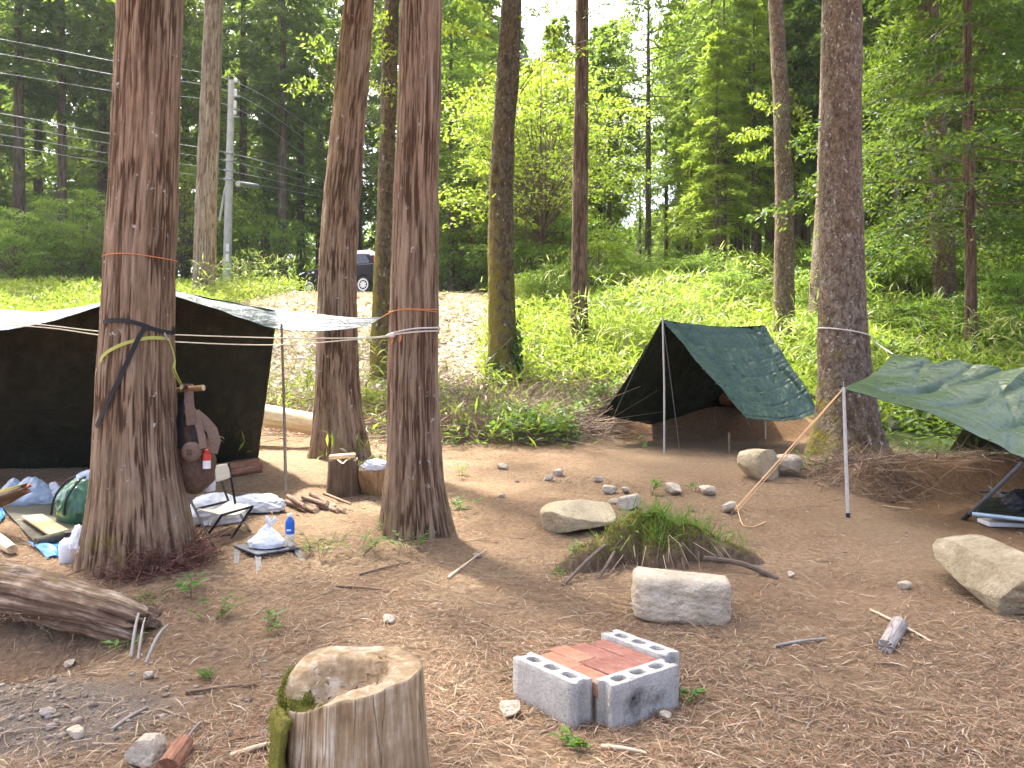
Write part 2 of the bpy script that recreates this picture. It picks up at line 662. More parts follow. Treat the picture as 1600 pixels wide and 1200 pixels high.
def prisms(A, B, ra, rb):
    """Three-sided sticks from A to B (rows)."""
    d = nrmz(B - A)
    ref = np.where(np.abs(d[:, 2:3]) < .9, np.array([[0, 0, 1.]]), np.array([[1., 0, 0]]))
    u = nrmz(np.cross(d, ref))
    v = np.cross(d, u)
    ra = np.asarray(ra)[:, None]
    rb = np.asarray(rb)[:, None]
    V = []
    for R, Q in ((ra, A), (rb, B)):
        for k in range(3):
            t_ = 2 * math.pi * k / 3
            V.append(Q + (u * math.cos(t_) + v * math.sin(t_)) * R)
    V = np.stack(V, 1).reshape(-1, 3)
    o = (np.arange(len(A)) * 6)[:, None]
    F = np.concatenate([o + np.array([[k, (k + 1) % 3, 3 + (k + 1) % 3, 3 + k]]) for k in range(3)], 0)
    return V, F


def join(parts):
    V, F, MI, n = [], [], [], 0
    for (v, f, mi) in parts:
        V.append(v)
        F.append(f + n)
        MI.append(np.full(len(f), mi))
        n += len(v)
    return np.concatenate(V), np.concatenate(F), np.concatenate(MI)


def conifer(seed, h0, h1, R, nb, nl, leafL, droop=.25, rise=.1, ntw=11, leafW=.30, azrng=None, skirt=4., tipfat=1.3, cx=None, limb=.010):
    """Crown of a conifer: boughs round the trunk from height h0 to h1, each with side twigs of flat sprays."""
    r = rs(seed)
    f = (np.arange(nb) + r.rand(nb)) / nb
    z = h0 + (h1 - h0) * f
    Lb = (R * (1 - f ** tipfat) * r.uniform(.55, 1.12, nb) * np.minimum(1, .45 + f * skirt) + .25)
    az = (np.arange(nb) * 2.39996 + r.uniform(-.5, .5, nb)) if azrng is None else r.uniform(azrng[0], azrng[1], nb)
    D = np.stack([np.cos(az), np.sin(az), 0 * az], -1)
    T = np.stack([-np.sin(az), np.cos(az), 0 * az], -1)
    Z = np.array([0, 0, 1.])
    rise_b = rise * r.uniform(.3, 1.6, nb)
    droop_b = droop * r.uniform(.6, 1.4, nb)
    off = (lambda zz: np.zeros((len(zz), 3))) if cx is None else cx

    def bough(b, tt):
        return off(z[b]) + Z * z[b][:, None] + D[b] * (tt * Lb[b])[:, None] + Z * (rise_b[b] * tt * Lb[b] - droop_b[b] * tt ** 2 * Lb[b])[:, None]
    n = nb * nl
    b = np.repeat(np.arange(nb), nl)
    k = r.randint(0, ntw, n)
    side = np.where(r.rand(n) < .5, -1., 1.)
    tk = .16 + .84 * (k + .5 + .3 * side) / ntw
    tw_len = (.42 * Lb[b] * (1.06 - tk) ** .8 + .12)
    q = r.rand(n) ** .8
    hsh = _hash(b, k, side.astype(int), seed)
    ang = .95 + .35 * (hsh - .5)
    td = D[b] * np.cos(ang)[:, None] + T[b] * (np.sin(ang) * side)[:, None]
    p = bough(b, tk) + td * (q * tw_len)[:, None] - Z * (q ** 2 * tw_len * (.25 + .4 * hsh))[:, None]
    p = p + r.normal(0, .02, (n, 3)) * np.array([1, 1, 1.2]) * R ** .5
    dv = td + r.normal(0, .42, (n, 3)) - Z * r.uniform(.0, .5, n)[:, None]
    nv = Z + r.normal(0, .38, (n, 3))
    L = leafL * r.uniform(.6, 1.35, n)
    V1, F1 = leaf_quads(p, dv, nv, L, L * leafW * r.uniform(.8, 1.3, n), .05)
    bb = np.arange(nb)
    segs = []
    for t0, t1 in ((0, .5), (.5, 1.)):
        segs.append(prisms(bough(bb, np.full(nb, t0)), bough(bb, np.full(nb, t1)), limb * Lb * (1.2 - t0) + .003, limb * Lb * (1.2 - t1) + .002) + (1,))
    return join([(V1, F1, 0)] + segs)


def broadleaf(seed, c, rad, ncl, nl, leafL, clr=.6, flat=.16, base=None, leafW=.55):
    """Crown of a broad-leaved tree or shrub: flat layered clumps of leaves in an ellipsoid, on limbs from the stem."""
    r = rs(seed)
    d = nrmz(r.normal(0, 1, (ncl, 3)))
    q = d * (r.uniform(.25, 1, ncl) ** .5)[:, None] * np.array(rad) + np.array(c)
    n = ncl * nl
    b = np.repeat(np.arange(ncl), nl)
    cr = clr * r.uniform(.55, 1.3, ncl)
    a_ = r.uniform(0, 2 * math.pi, n)
    rr = np.sqrt(r.rand(n)) * cr[b]
    dirxy = np.stack([np.cos(a_), np.sin(a_), 0 * a_], -1)
    tilt = r.normal(0, .22, (ncl, 2))
    dx = dirxy[:, 0] * rr
    dy = dirxy[:, 1] * rr
    p = q[b] + np.stack([dx, dy, tilt[b, 0] * dx + tilt[b, 1] * dy - .25 * rr ** 2 / cr[b] + r.normal(0, flat, n) * cr[b]], -1)
    L = leafL * r.uniform(.6, 1.4, n)
    dv = dirxy + r.normal(0, .55, (n, 3)) - np.array([0, 0, .25])
    V1, F1 = leaf_quads(p, dv, np.array([0, 0, 1.]) + r.normal(0, .4, (n, 3)), L, L * leafW, .06)
    base = np.array(base if base is not None else (0, 0, max(.2, c[2] - rad[2])))
    B = np.tile(base, (ncl, 1)) * 1.0
    B[:, 2] = np.minimum(q[:, 2] - .1, base[2] + (q[:, 2] - base[2]) * r.uniform(0, .45, ncl))
    B[:, :2] += (c[0] * 0)
    s = max(rad[0], .4)
    mid = B * .5 + q * .5 + r.normal(0, .08 * s, (ncl, 3))
    S1 = prisms(B, mid, np.full(ncl, .005 * s), np.full(ncl, .004 * s)) + (1,)
    S2 = prisms(mid, q, np.full(ncl, .004 * s), np.full(ncl, .002 * s)) + (1,)
    return join([(V1, F1, 0), S1, S2])


def mesh_vfm(name, vfm, mats):
    V, F, MI = vfm
    return fast_mesh(name, V, F, mats, False, MI)


def trunk_mesh(name, prof, top, mat, seed, na=64, rowh=.06, amp=.012, style='fissure', flare=.0, flare_h=.35, lobes=5, moss_h=1.0, moss_side=None, knots=0, topr=.45, kf=26., bury=.25):
    """Trunk along rows of prof = (z, x, y, r). Real relief in the bark, root flare at the foot."""
    prof = sorted(prof)
    z0, zt = prof[0][0], prof[-1][0]
    pz = np.array([p[0] for p in prof])
    px_ = np.array([p[1] for p in prof])
    py_ = np.array([p[2] for p in prof])
    pr = np.array([p[3] for p in prof])
    if top > zt:
        k = (px_[-1] - px_[max(-4, -len(px_))]) / max(pz[-1] - pz[max(-4, -len(px_))], .1)
        ky = (py_[-1] - py_[max(-4, -len(px_))]) / max(pz[-1] - pz[max(-4, -len(px_))], .1)
        pz = np.append(pz, top)
        px_ = np.append(px_, px_[-1] + .5 * k * (top - zt))
        py_ = np.append(py_, py_[-1] + .5 * ky * (top - zt))
        pr = np.append(pr, pr[-1] * topr)
    zs = [z0 - bury]
    while zs[-1] < pz[-1]:
        st = rowh if zs[-1] < zt + .3 else rowh * 4
        zs.append(min(zs[-1] + st, pz[-1]))
    zs = np.array(zs)
    nr = len(zs)
    th = np.linspace(0, 2 * math.pi, na, endpoint=False)
    R = np.interp(zs, pz, pr)
    ker = max(1, int(.25 / rowh))
    R = np.convolve(np.pad(R, ker, mode='edge'), np.ones(2 * ker + 1) / (2 * ker + 1), 'valid') if nr > 4 * ker else R
    cx_ = np.interp(zs, pz, px_)
    cy_ = np.interp(zs, pz, py_)
    TH, ZZ = np.meshgrid(th, zs)
    RR = np.repeat(R[:, None], na, 1)
    h = np.maximum(ZZ - z0, 0)
    ph = rs(seed).uniform(0, 6.28, 4)
    lob = .5 * np.cos(lobes * TH + ph[0]) + .3 * np.cos((lobes + 2) * TH + ph[1]) + .25 * np.cos(2 * TH + ph[2])
    fl = np.exp(-h / flare_h)
    RR = RR * (1 + flare * fl * (.75 + .9 * lob) + .02 * np.cos(3 * TH + ph[3] + ZZ * .4) + .018 * lob * np.exp(-h / 2.5))
    rb = float(np.median(R[:max(3, nr // 2)]))
    bc = np.stack([np.cos(TH) * rb, np.sin(TH) * rb, ZZ], -1).reshape(-1, 3)
    if style == 'fissure':
        wq = bc * np.array([kf * 1.9, kf * 1.9, 2.0])
        wq[:, 0] += (vnoise(bc * np.array([3, 3, 1.6]), seed + 3) - .5) * 2.4
        wq[:, 1] += (vnoise(bc * np.array([3, 3, 1.6]), seed + 4) - .5) * 2.4
        a1 = 1 - 2 * np.abs(fbm(wq, seed, 2) - .5) * 2.2
        a2 = fbm(bc * np.array([kf * 2.4, kf * 2.4, 3.2]), seed + 9, 2)
        brk = np.clip(fbm(bc * np.array([9, 9, 3.2]), seed + 14, 3) * 3.2 - .95, .12, 1)
        a3 = fbm(bc * np.array([kf * 4, kf * 4, 9.]), seed + 19, 2)
        rel = -np.clip((a1 - .55) * 3.2, 0, 1) * 1.15 * brk + (a2 - .5) * 1.7 + (a3 - .5) * .9 + .1
    else:
        wq = bc * np.array([kf, kf, kf * .55])
        a1 = fbm(wq, seed, 4, .6)
        rel = (a1 - .5) * 2.4
    big = (fbm(bc * np.array([4, 4, 1.5]), seed + 30, 3) - .5) * 2
    rel2 = rel.reshape(nr, na)
    RR = RR + rel2 * amp * (1 + .8 * fl) + big.reshape(nr, na) * amp * 1.2
    V = np.stack([cx_[:, None] + RR * np.cos(TH), cy_[:, None] + RR * np.sin(TH), ZZ], -1).reshape(-1, 3)
    i = np.arange(nr * na).reshape(nr, na)
    j = np.roll(i, -1, 1)
    F = np.stack([i[:-1], j[:-1], j[1:], i[1:]], -1).reshape(-1, 4)
    ms = np.exp(-h / moss_h).ravel() * .55
    if moss_side is not None:
        ms = ms + .42 * np.clip(np.cos(TH - moss_side), 0, 1).ravel() * np.clip(1 - h / 9., 0, 1).ravel()
    return fast_mesh(name, V, F, [mat], True, attrs=dict(bk=bc, rel=rel, moss=ms))


def prof_px(Y, rows):
    out = []
    for (py, xl, xr) in rows:
        p = P((xl + xr) / 2, py, Y)
        out.append((p.z, p.x, p.y, (xr - xl) / 2 * Y / FPX * .955))
    return out


# ------------------------------------------------------------------ the trees that stand in the camp
def near_tree(Y, rows, label, mat, seed, top, crown, base_py=None, cat="tree", name="cedar_tree", group=None, crown_mat='conifer', **kw):
    pr = prof_px(Y, rows)
    pr.sort()
    base = pr[0]
    gz = hz(base[1], Y)
    # carry the foot down to the ground
    if gz < base[0]:
        pr.insert(0, (gz, base[1], Y, base[3] * 1.04))
    else:
        pr = [(gz, np.interp(gz, [q[0] for q in pr], [q[1] for q in pr]), Y, np.interp(gz, [q[0] for q in pr], [q[3] for q in pr]))] + [q for q in pr if q[0] > gz + .02]
    root = thing(name, (pr[0][1], Y, gz), label, cat, group)
    me = trunk_mesh("trunk", pr, top, M[mat], seed, **kw)
    link("trunk", me, root)
    if crown:
        k = (pr[-1][1] - pr[max(-4, -len(pr))][1]) / (pr[-1][0] - pr[max(-4, -len(pr))][0])
        xt, zt = pr[-1][1], pr[-1][0]

        def cx(zz, xt=xt, zt=zt, k=k):
            return np.stack([xt + .5 * k * (zz - zt), np.full(len(zz), float(Y)), np.zeros(len(zz))], -1)
        vfm = conifer(seed + 50, crown[0], top, crown[1], crown[2], crown[3], crown[4], cx=cx, droop=.3, rise=.12)
        link("crown", mesh_vfm("crown", vfm, [M[crown_mat], M['twig']]), root)
    return root


T1 = near_tree(5.36, [(0, 186, 285), (150, 181, 281), (300, 174, 277), (400, 166, 273), (500, 161, 271), (600, 154, 272), (700, 150, 277), (780, 145, 290), (830, 138, 300), (900, 128, 312)],
               "thick reddish brown cedar with black and yellow straps round its trunk, at the left", 'cedar', 101, 17.5, (7.6, 2.6, 70, 46, .28),
               na=230, rowh=.022, amp=.009, flare=.06, flare_h=.16, lobes=6, moss_h=.7, kf=33)
T3 = near_tree(6.2, [(0, 624, 691), (150, 620, 690), (300, 613, 685), (400, 610, 685), (500, 607, 685), (600, 604, 686), (700, 603, 690), (760, 599, 695), (800, 594, 703), (840, 588, 712)],
               "straight red-brown cedar in the centre with white and orange ropes tied round it", 'cedar', 102, 17, (8.0, 2.5, 66, 46, .28),
               na=190, rowh=.024, amp=.009, flare=.09, flare_h=.2, lobes=7, moss_h=.6, kf=34)
T2 = near_tree(9.7, [(0, 537, 585), (150, 521, 575), (300, 506, 562), (400, 498, 558), (500, 495, 559), (600, 491, 563), (650, 488, 567), (715, 483, 578)],
               "tall cedar leaning right, between the strapped cedar and the roped central cedar", 'cedar', 103, 19, (8.6, 3.1, 86, 78, .30),
               na=130, rowh=.04, amp=.014, flare=.15, flare_h=.3, lobes=6, moss_h=1.0, kf=27)
T4 = near_tree(14.3, [(0, 600, 624), (300, 590, 616), (450, 583, 611), (580, 579, 607)],
               "slim mossy tree half hidden behind the left edge of the roped central cedar", 'mossy', 104, 20, (10.5, 2.6, 56, 60, .32), name="mossy_tree",
               na=60, rowh=.07, amp=.016, flare=.2, style='scale', moss_h=2.5, moss_side=3.0, kf=16)
T5 = near_tree(22.5, [(0, 320, 348), (200, 311, 343), (350, 304, 338), (465, 302, 338)],
               "grey-brown straight cedar just left of the concrete utility pole", 'cedar_grey', 105, 25, (14.5, 2.6, 60, 60, .4),
               na=70, rowh=.09, amp=.012, flare=.1, kf=16)
T6 = near_tree(14.0, [(0, 783, 815), (100, 776, 813), (200, 768, 805), (280, 763, 803), (400, 761, 803), (500, 762, 806), (590, 760, 813)],
               "mossy dark trunk with ivy climbing its foot, right of the pale chip bank", 'mossy', 106, 19, (9.8, 2.5, 60, 46, .28), name="mossy_tree", crown_mat='conifer_bright',
               na=90, rowh=.05, amp=.016, flare=.16, style='scale', moss_h=3.0, moss_side=3.3, kf=15)
T7 = near_tree(15.9, [(0, 899, 920), (150, 897, 920), (300, 894, 919), (450, 892, 919), (548, 889, 921)],
               "slender straight brown tree standing alone in the bamboo grass behind the A-frame tarp", 'pine', 107, 20, (12, 2.2, 44, 42, .32), name="slender_tree",
               na=60, rowh=.07, amp=.008, flare=.12, kf=18)
T8 = near_tree(16.0, [(0, 1200, 1223), (150, 1208, 1233), (300, 1211, 1240), (450, 1209, 1241), (545, 1207, 1243)],
               "slim tree leaning left, mossy at its foot, behind the A-frame tarp's right end", 'fir', 108, 20, (11.8, 2.3, 46, 42, .32), name="fir_tree",
               na=60, rowh=.07, amp=.009, flare=.1, style='scale', moss_h=1.6, moss_side=3.2, kf=18)
T9 = near_tree(9.5, [(0, 1287, 1346), (150, 1284, 1346), (280, 1281, 1345), (400, 1281, 1349), (500, 1279, 1353), (600, 1277, 1362), (680, 1272, 1376), (722, 1262, 1388)],
               "thick lichen-spotted trunk with a white rope, standing between two green tarps", 'fir', 109, 19, (9.2, 2.7, 66, 44, .30), name="fir_tree",
               na=150, rowh=.032, amp=.012, flare=.18, flare_h=.26, style='scale', lobes=5, moss_h=.8, moss_side=3.4, kf=20)
T10 = near_tree(18.0, [(0, 1285, 1318), (300, 1276, 1316), (400, 1269, 1315), (470, 1264, 1318)],
                "tree mostly hidden behind the thick lichen-spotted trunk, only its left edge showing", 'fir', 110, 21, (12.5, 2.6, 50, 60, .36), name="fir_tree",
                na=56, rowh=.09, amp=.011, flare=.12, style='scale', kf=16)
T11 = near_tree(18.5, [(60, 1438, 1467), (200, 1446, 1478), (300, 1453, 1488), (420, 1457, 1492), (500, 1459, 1498)],
                "pale mottled trunk among dark drooping boughs above the right tarp", 'fir', 111, 21, (12, 3.0, 60, 70, .34), name="hemlock_tree", crown_mat='hemlock',
                na=60, rowh=.08, amp=.012, flare=.1, style='scale', kf=16)
T12 = near_tree(14.5, [(150, 1505, 1520), (250, 1505, 1523), (400, 1508, 1525), (570, 1508, 1527)],
                "thin dark reddish trunk rising behind the top edge of the right tarp", 'pine', 112, 11, None, name="hemlock_tree",
                na=40, rowh=.08, amp=.007, flare=.08, kf=18, topr=.3)

# an unseen cedar added outside the picture on the left to shade the near ground
zs_ = hz(-5.7, 7.9)
T13 = near_tree(7.9, [(0, -113, -50), (300, -118, -48), (600, -128, -42), (760, -136, -36)], "unseen cedar added left of the picture to shade the near ground", 'cedar', 113, 17, (6.3, 3.1, 100, 80, .28),
                na=60, rowh=.08, amp=.011, flare=.1, kf=26)
# low drooping boughs of the two hemlocks (their crowns reach down into the picture)
for root, seed, Yc, h0, h1, R, nb, nl in ((T12, 312, 14.5, 4.1, 11, 3.7, 66, 400), (T11, 311, 18.5, 4.6, 12.5, 4.2, 64, 360)):
    vfm = conifer(seed, h0 - root.location.z * 0, h1, R, nb, nl, .13, droop=.34, rise=.10, ntw=14, leafW=.34, limb=.005,
                  cx=lambda zz, r_=root: np.stack([np.full(len(zz), r_.location.x), np.full(len(zz), r_.location.y), zz * 0], -1))
    link("low_boughs", mesh_vfm("low_boughs", vfm, [M['hemlock'], M['twig']]), root)

# ------------------------------------------------------------------ forest behind
PROTO = {}


def proto(key, seed, h, vfm, mats, r0, tname="trunk", lean=.0, bk='far_bark'):
    prof = [(0, 0, 0, r0), (h * .5, lean * h * .5, 0, r0 * .62), (h * .97, lean * h, 0, r0 * .08)]
    tm = trunk_mesh(tname, prof, h * .97, M[bk], seed, na=14, rowh=.35, amp=.006, flare=.22, flare_h=.3, style='scale', bury=.6)
    PROTO[key] = (tm, mesh_vfm("crown", vfm, mats))


proto('dense', 201, 22, conifer(201, 2.6, 22, 3.3, 112, 150, .34, droop=.32, rise=.05, skirt=5), [M['conifer_dark'], M['twig']], .26)
proto('dense_b', 202, 20, conifer(202, 4.2, 20, 3.0, 98, 150, .31, droop=.38, rise=.08, skirt=4), [M['conifer'], M['twig']], .24)
proto('high', 203, 22, conifer(203, 8.5, 22, 3.0, 88, 150, .33, droop=.30, rise=.10, skirt=2.5), [M['conifer_dark'], M['twig']], .25)
proto('bright_y', 214, 13, conifer(214, 3.0, 13, 2.7, 90, 165, .19, droop=.34, rise=.16, skirt=4), [M['conifer_yellow'], M['twig']], .12)
proto('bright', 204, 13, conifer(204, 4.2, 13, 2.5, 95, 165, .20, droop=.30, rise=.14, skirt=4), [M['conifer_bright'], M['twig']], .13)
proto('slim', 205, 14, conifer(205, 5.6, 14, 2.3, 66, 85, .24, droop=.34, rise=.12, skirt=3), [M['conifer'], M['twig']], .12)
proto('broad', 206, 8, broadleaf(206, (0, 0, 4.9), (3.6, 3.4, 3.2), 170, 75, .14, .8, .08), [M['yellow'], M['twig']], .09)
proto('broad_b', 207, 7, broadleaf(207, (0, 0, 4.0), (3.0, 2.8, 2.8), 150, 75, .14, .75, .08), [M['broad'], M['twig']], .09)
proto('shrub', 208, 2.8, broadleaf(208, (0, 0, 1.4), (2.1, 1.9, 1.35), 110, 75, .105, .55, .07), [M['broad'], M['twig']], .04)
proto('shrub_y', 209, 2.4, broadleaf(209, (0, 0, 1.35), (1.3, 1.3, 1.1), 60, 60, .11, .42, .10), [M['yellow'], M['twig']], .03)


def plant_tree(key, px, Y, scale, label, group, name="conifer_tree", cat="tree", rot=None, x=None):
    X = x if x is not None else (px - 800) * Y / FPX
    rnd = rs(int(abs(px) * 7 + Y * 13) % 99991)
    root = thing(name, (X, Y, hz(X, Y)), label, cat, group)
    root.rotation_euler = (0, 0, rnd.uniform(0, 6.28) if rot is None else rot)
    root.scale = (scale, scale, scale)
    for nm, me in zip(("trunk", "crown"), PROTO[key]):
        o = bpy.data.objects.new(nm, me)
        COL.objects.link(o)
        o.parent = root
    return root


LD = "dark conifer in the shady wood behind the power lines on the left"
LM = "conifer in the wood behind the pale chip bank, centre of the picture"
LR = "conifer in the airy sunlit wood behind the bamboo grass"
LS = "dark conifer deep in the shady wood on the right"
LT = "thin bare-stemmed conifer rising from the far edge of the bamboo grass"
rnd = rs(7)
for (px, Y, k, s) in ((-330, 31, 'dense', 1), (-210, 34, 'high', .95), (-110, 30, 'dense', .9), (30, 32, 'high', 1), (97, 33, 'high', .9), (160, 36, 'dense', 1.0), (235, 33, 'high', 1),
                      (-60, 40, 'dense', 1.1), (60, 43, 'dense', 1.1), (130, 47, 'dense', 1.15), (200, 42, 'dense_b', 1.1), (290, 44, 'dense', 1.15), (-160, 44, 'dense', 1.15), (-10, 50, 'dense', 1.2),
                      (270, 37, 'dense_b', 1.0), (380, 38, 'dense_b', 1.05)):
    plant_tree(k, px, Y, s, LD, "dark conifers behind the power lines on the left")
for (px, Y, k, s) in ((442, 36, 'high', .95), (415, 44, 'dense_b', 1.1), (470, 40, 'dense_b', 1.0), (500, 47, 'dense', 1.1), (560, 38, 'dense_b', 1.0), (610, 43, 'dense', 1.05), (640, 36, 'dense_b', .9),
                      (715, 37, 'high', .92), (745, 44, 'dense_b', .95), (680, 48, 'dense', 1.05), (790, 46, 'dense_b', .85), (350, 50, 'dense', 1.2)):
    plant_tree(k, px, Y, s, LM, "conifers behind the chip bank")
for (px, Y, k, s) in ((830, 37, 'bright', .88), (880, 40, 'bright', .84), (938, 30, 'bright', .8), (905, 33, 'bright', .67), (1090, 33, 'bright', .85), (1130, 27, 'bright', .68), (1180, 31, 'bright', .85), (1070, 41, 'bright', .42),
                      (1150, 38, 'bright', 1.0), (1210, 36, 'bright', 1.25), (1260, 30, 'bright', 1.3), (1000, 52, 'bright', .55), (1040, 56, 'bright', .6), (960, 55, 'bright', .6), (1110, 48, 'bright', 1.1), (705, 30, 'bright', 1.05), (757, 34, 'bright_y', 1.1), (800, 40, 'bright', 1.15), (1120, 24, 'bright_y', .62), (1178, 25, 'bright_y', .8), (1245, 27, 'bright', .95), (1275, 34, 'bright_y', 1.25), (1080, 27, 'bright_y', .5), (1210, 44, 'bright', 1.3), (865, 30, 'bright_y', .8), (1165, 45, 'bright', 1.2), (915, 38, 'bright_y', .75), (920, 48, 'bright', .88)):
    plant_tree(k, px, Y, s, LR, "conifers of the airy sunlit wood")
for (px, Y, s) in ((952, 29, .72), (1013, 28, 1.0), (1041, 33, .85), (1073, 31, .9), (1112, 29, 1.05), (1131, 25, .82), (1156, 30, 1.0), (1186, 34, 1.1), (1200, 27, 1.0), (965, 38, 1.0), (1000, 43, .8), (1060, 38, 1.05), (1095, 39, 1.15), (1125, 36, 1.15), (1143, 42, 1.25), (1168, 38, 1.2), (1222, 33, 1.15), (1252, 38, 1.3), (1275, 31, 1.15), (875, 36, .95), (925, 41, .95), (835, 44, 1.0)):
    plant_tree('slim', px, Y, s, LT, "thin bare-stemmed conifers beyond the bamboo grass")
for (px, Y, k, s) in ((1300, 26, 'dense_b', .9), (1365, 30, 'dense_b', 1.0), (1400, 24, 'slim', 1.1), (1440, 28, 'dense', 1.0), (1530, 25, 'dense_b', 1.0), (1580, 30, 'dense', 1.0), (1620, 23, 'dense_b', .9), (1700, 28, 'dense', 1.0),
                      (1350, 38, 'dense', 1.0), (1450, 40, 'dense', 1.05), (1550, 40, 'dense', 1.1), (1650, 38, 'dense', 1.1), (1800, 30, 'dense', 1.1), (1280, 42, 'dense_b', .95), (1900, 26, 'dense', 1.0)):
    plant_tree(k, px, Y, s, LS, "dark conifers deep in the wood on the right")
for (px, Y, k, s, lab) in ((845, 25, 'broad', .92, "sunlit yellow-green broad-leaved tree between the ivied trunk and the slender brown tree"),
                           (745, 30, 'broad_b', .95, "green broad-leaved tree just left of the ivied mossy trunk"),
                           (802, 30, 'broad', .85, "yellow-green broad-leaved tree just behind the ivied trunk's right side"),
                           (288, 32.5, 'broad', .72, "sunlit leafy tree between the strapped cedar and the utility pole"),
                           (408, 33.5, 'broad_b', .66, "leafy green tree just right of the utility pole"),
                           (130, 27, 'broad_b', .55, "small layered broad-leaved tree left of the strapped cedar above the sunny verge"),
                           (905, 34, 'broad', .8, "pale yellow-green tree behind the slender brown tree")):
    plant_tree(k, px, Y, s, lab, "broad-leaved trees at the wood's edge", name="broadleaf_tree")
for (px, Y, k, s, lab) in ((25, 26, 'shrub', 1.05, "layered green shrub at the far left edge above the sunny verge"),
                           (85, 28, 'shrub', .9, "low green shrub left of the dark trunks behind the sunny verge"),
                           (935, 22.5, 'shrub_y', .85, "bright yellow-green shrub right of the slender brown tree"),
                           (880, 26, 'shrub', 1.05, "dark green shrub behind the slender brown tree"),
                           (832, 27.5, 'shrub', 1.1, "green shrub right of the ivied trunk at the wood's edge"),
                           (730, 31, 'shrub', 1.2, "green shrub behind the right end of the chip bank"),
                           (690, 33, 'shrub', 1.2, "green bush between the roped central cedar and the ivied trunk"),
                           (1330, 21, 'shrub', .8, "leafy shrub right of the thick lichen-spotted trunk in shade"),
                           (1420, 20, 'shrub', .75, "leafy shrub left of the pale mottled trunk on the right"),
                           (1560, 19, 'shrub', .85, "leafy shrub right of the thin dark reddish trunk"),
                           (1060, 26, 'shrub', .55, "small shrub among thin stems at the top of the bamboo grass"),
                           (1230, 24, 'shrub_y', .8, "yellow-green shrub behind the slim leaning trunk")) + tuple((px_, Y_s, k_s, s_s, "low leafy bush standing in the bamboo grass near the top of the bank") for px_, Y_s, k_s, s_s in ((850, 21, 'shrub', .42), (985, 22, 'shrub', .5), (1035, 20.5, 'shrub_y', .45), (1095, 22, 'shrub', .55), (1140, 20, 'shrub', .45), (1170, 22.5, 'shrub_y', .6), (1290, 19, 'shrub', .55), (1380, 17, 'shrub', .45), (1445, 16, 'shrub', .5), (1540, 15.5, 'shrub', .45), (1590, 17, 'shrub', .6), (960, 19, 'shrub', .38))):
    plant_tree(k, px, Y, s, lab, "shrubs at the wood's edge", name="shrub", cat="shrub")

# the far wood that reads as one mass
parts = []
r = rs(55)
for i in range(150):
    Y = r.uniform(58, 105)
    px = r.uniform(-500, 2150)
    X = (px - 800) * Y / FPX
    gap = math.exp(-((px - 1010) / 110.) ** 2)
    h = r.uniform(20, 30) * (1 - .52 * gap) * (1 if px < 820 or px > 1240 else .72)
    V, F, MI = conifer(900 + i % 7, 1.0, h, 4.2, 48, 54, .75, droop=.3, rise=.05, leafW=.42, ntw=9)
    parts.append((V + np.array([X, Y, hz(X, Y) - .3]), F, 0))
V, F, MI = join(parts)
tag(link("distant_wood", fast_mesh("distant_wood", V, F, [M['conifer']])), kind="stuff")

# ------------------------------------------------------------------ ground cover: what nobody could count
M['litter'] = leafmat("dry_needles", (.145, .088, .052), (.58, .45, .285), .12, .8, dead=(.32, .16, .09), deadp=.22)
M['flakes'] = leafmat("bark_flakes", (.09, .052, .034), (.40, .285, .185), .05, .85, dead=(.48, .40, .30), deadp=.06)
M['fibre'] = leafmat("reddish_fibres", (.12, .055, .032), (.34, .19, .12), .05, .85)
M['chipwood'] = leafmat("wood_chips", (.42, .33, .22), (.82, .74, .60), .1, .8, dead=(.24, .16, .10), deadp=.16)
M['gravelstone'] = leafmat("gravel_stones", (.17, .135, .10), (.38, .325, .255), 0., .9)


def scatter(seed, n, y0, y1, xw, power=2.0):
    """Random ground points, denser towards the camp's near side."""
    r = rs(seed)
    u = r.rand(n)
    if power == 1:
        y = y0 + (y1 - y0) * u
    else:
        k = 1 - (power - 1)
        y = 1 / (1 / y0 + u * (1 / y1 - 1 / y0)) if power == 2 else (y0 ** .5 + u * (y1 ** .5 - y0 ** .5)) ** 2
    x = r.uniform(-1, 1, n) * xw * (y * .68 + .5)
    return r, x, y


def ground_normal(x, y, d=.05):
    gx_ = (hgt(x + d, y) - hgt(x - d, y)) / (2 * d)
    gy_ = (hgt(x, y + d) - hgt(x, y - d)) / (2 * d)
    return nrmz(np.stack([-gx_, -gy_, np.ones_like(gx_)], -1))


def stuff(name, V, F, m, smooth=False):
    return tag(link(name, fast_mesh(name, V, F, [m], smooth)), kind="stuff")


# dry needles and stalks
r, x, y = scatter(61, 260000, 1.6, 13.5, 1.1)
cl = fbm(xy3(x, y, 1.3), 41, 3)
keep = (r.rand(len(x)) < np.clip((cl - .30) * 3.2, .12, 1)) & (r.rand(len(x)) > m_dirt(x, y) * .72) & (r.rand(len(x)) > m_green(x, y)) & (r.rand(len(x)) > m_gravel(x, y) * .75) & (r.rand(len(x)) > m_soil(x, y) * .95)
x, y = x[keep], y[keep]
n = len(x)
a_ = r.uniform(0, 6.283, n)
N = ground_normal(x, y)
dv = np.stack([np.cos(a_), np.sin(a_), np.zeros(n)], -1)
dv = dv - N * (dv * N).sum(-1, keepdims=True) + N * np.abs(r.normal(0, .13, (n, 1)))
L = r.gamma(2.2, .019, n) + .013
p = np.stack([x, y, hgt(x, y) + r.uniform(.0, .010, n)], -1)
V, F = leaf_quads(p, dv, N + r.normal(0, .25, (n, 3)), L, r.uniform(.0018, .0048, n), .06)
stuff("needle_litter", V, F, M['litter'])
r, x, y = scatter(161, 30000, 1.6, 12.0, 1.1)
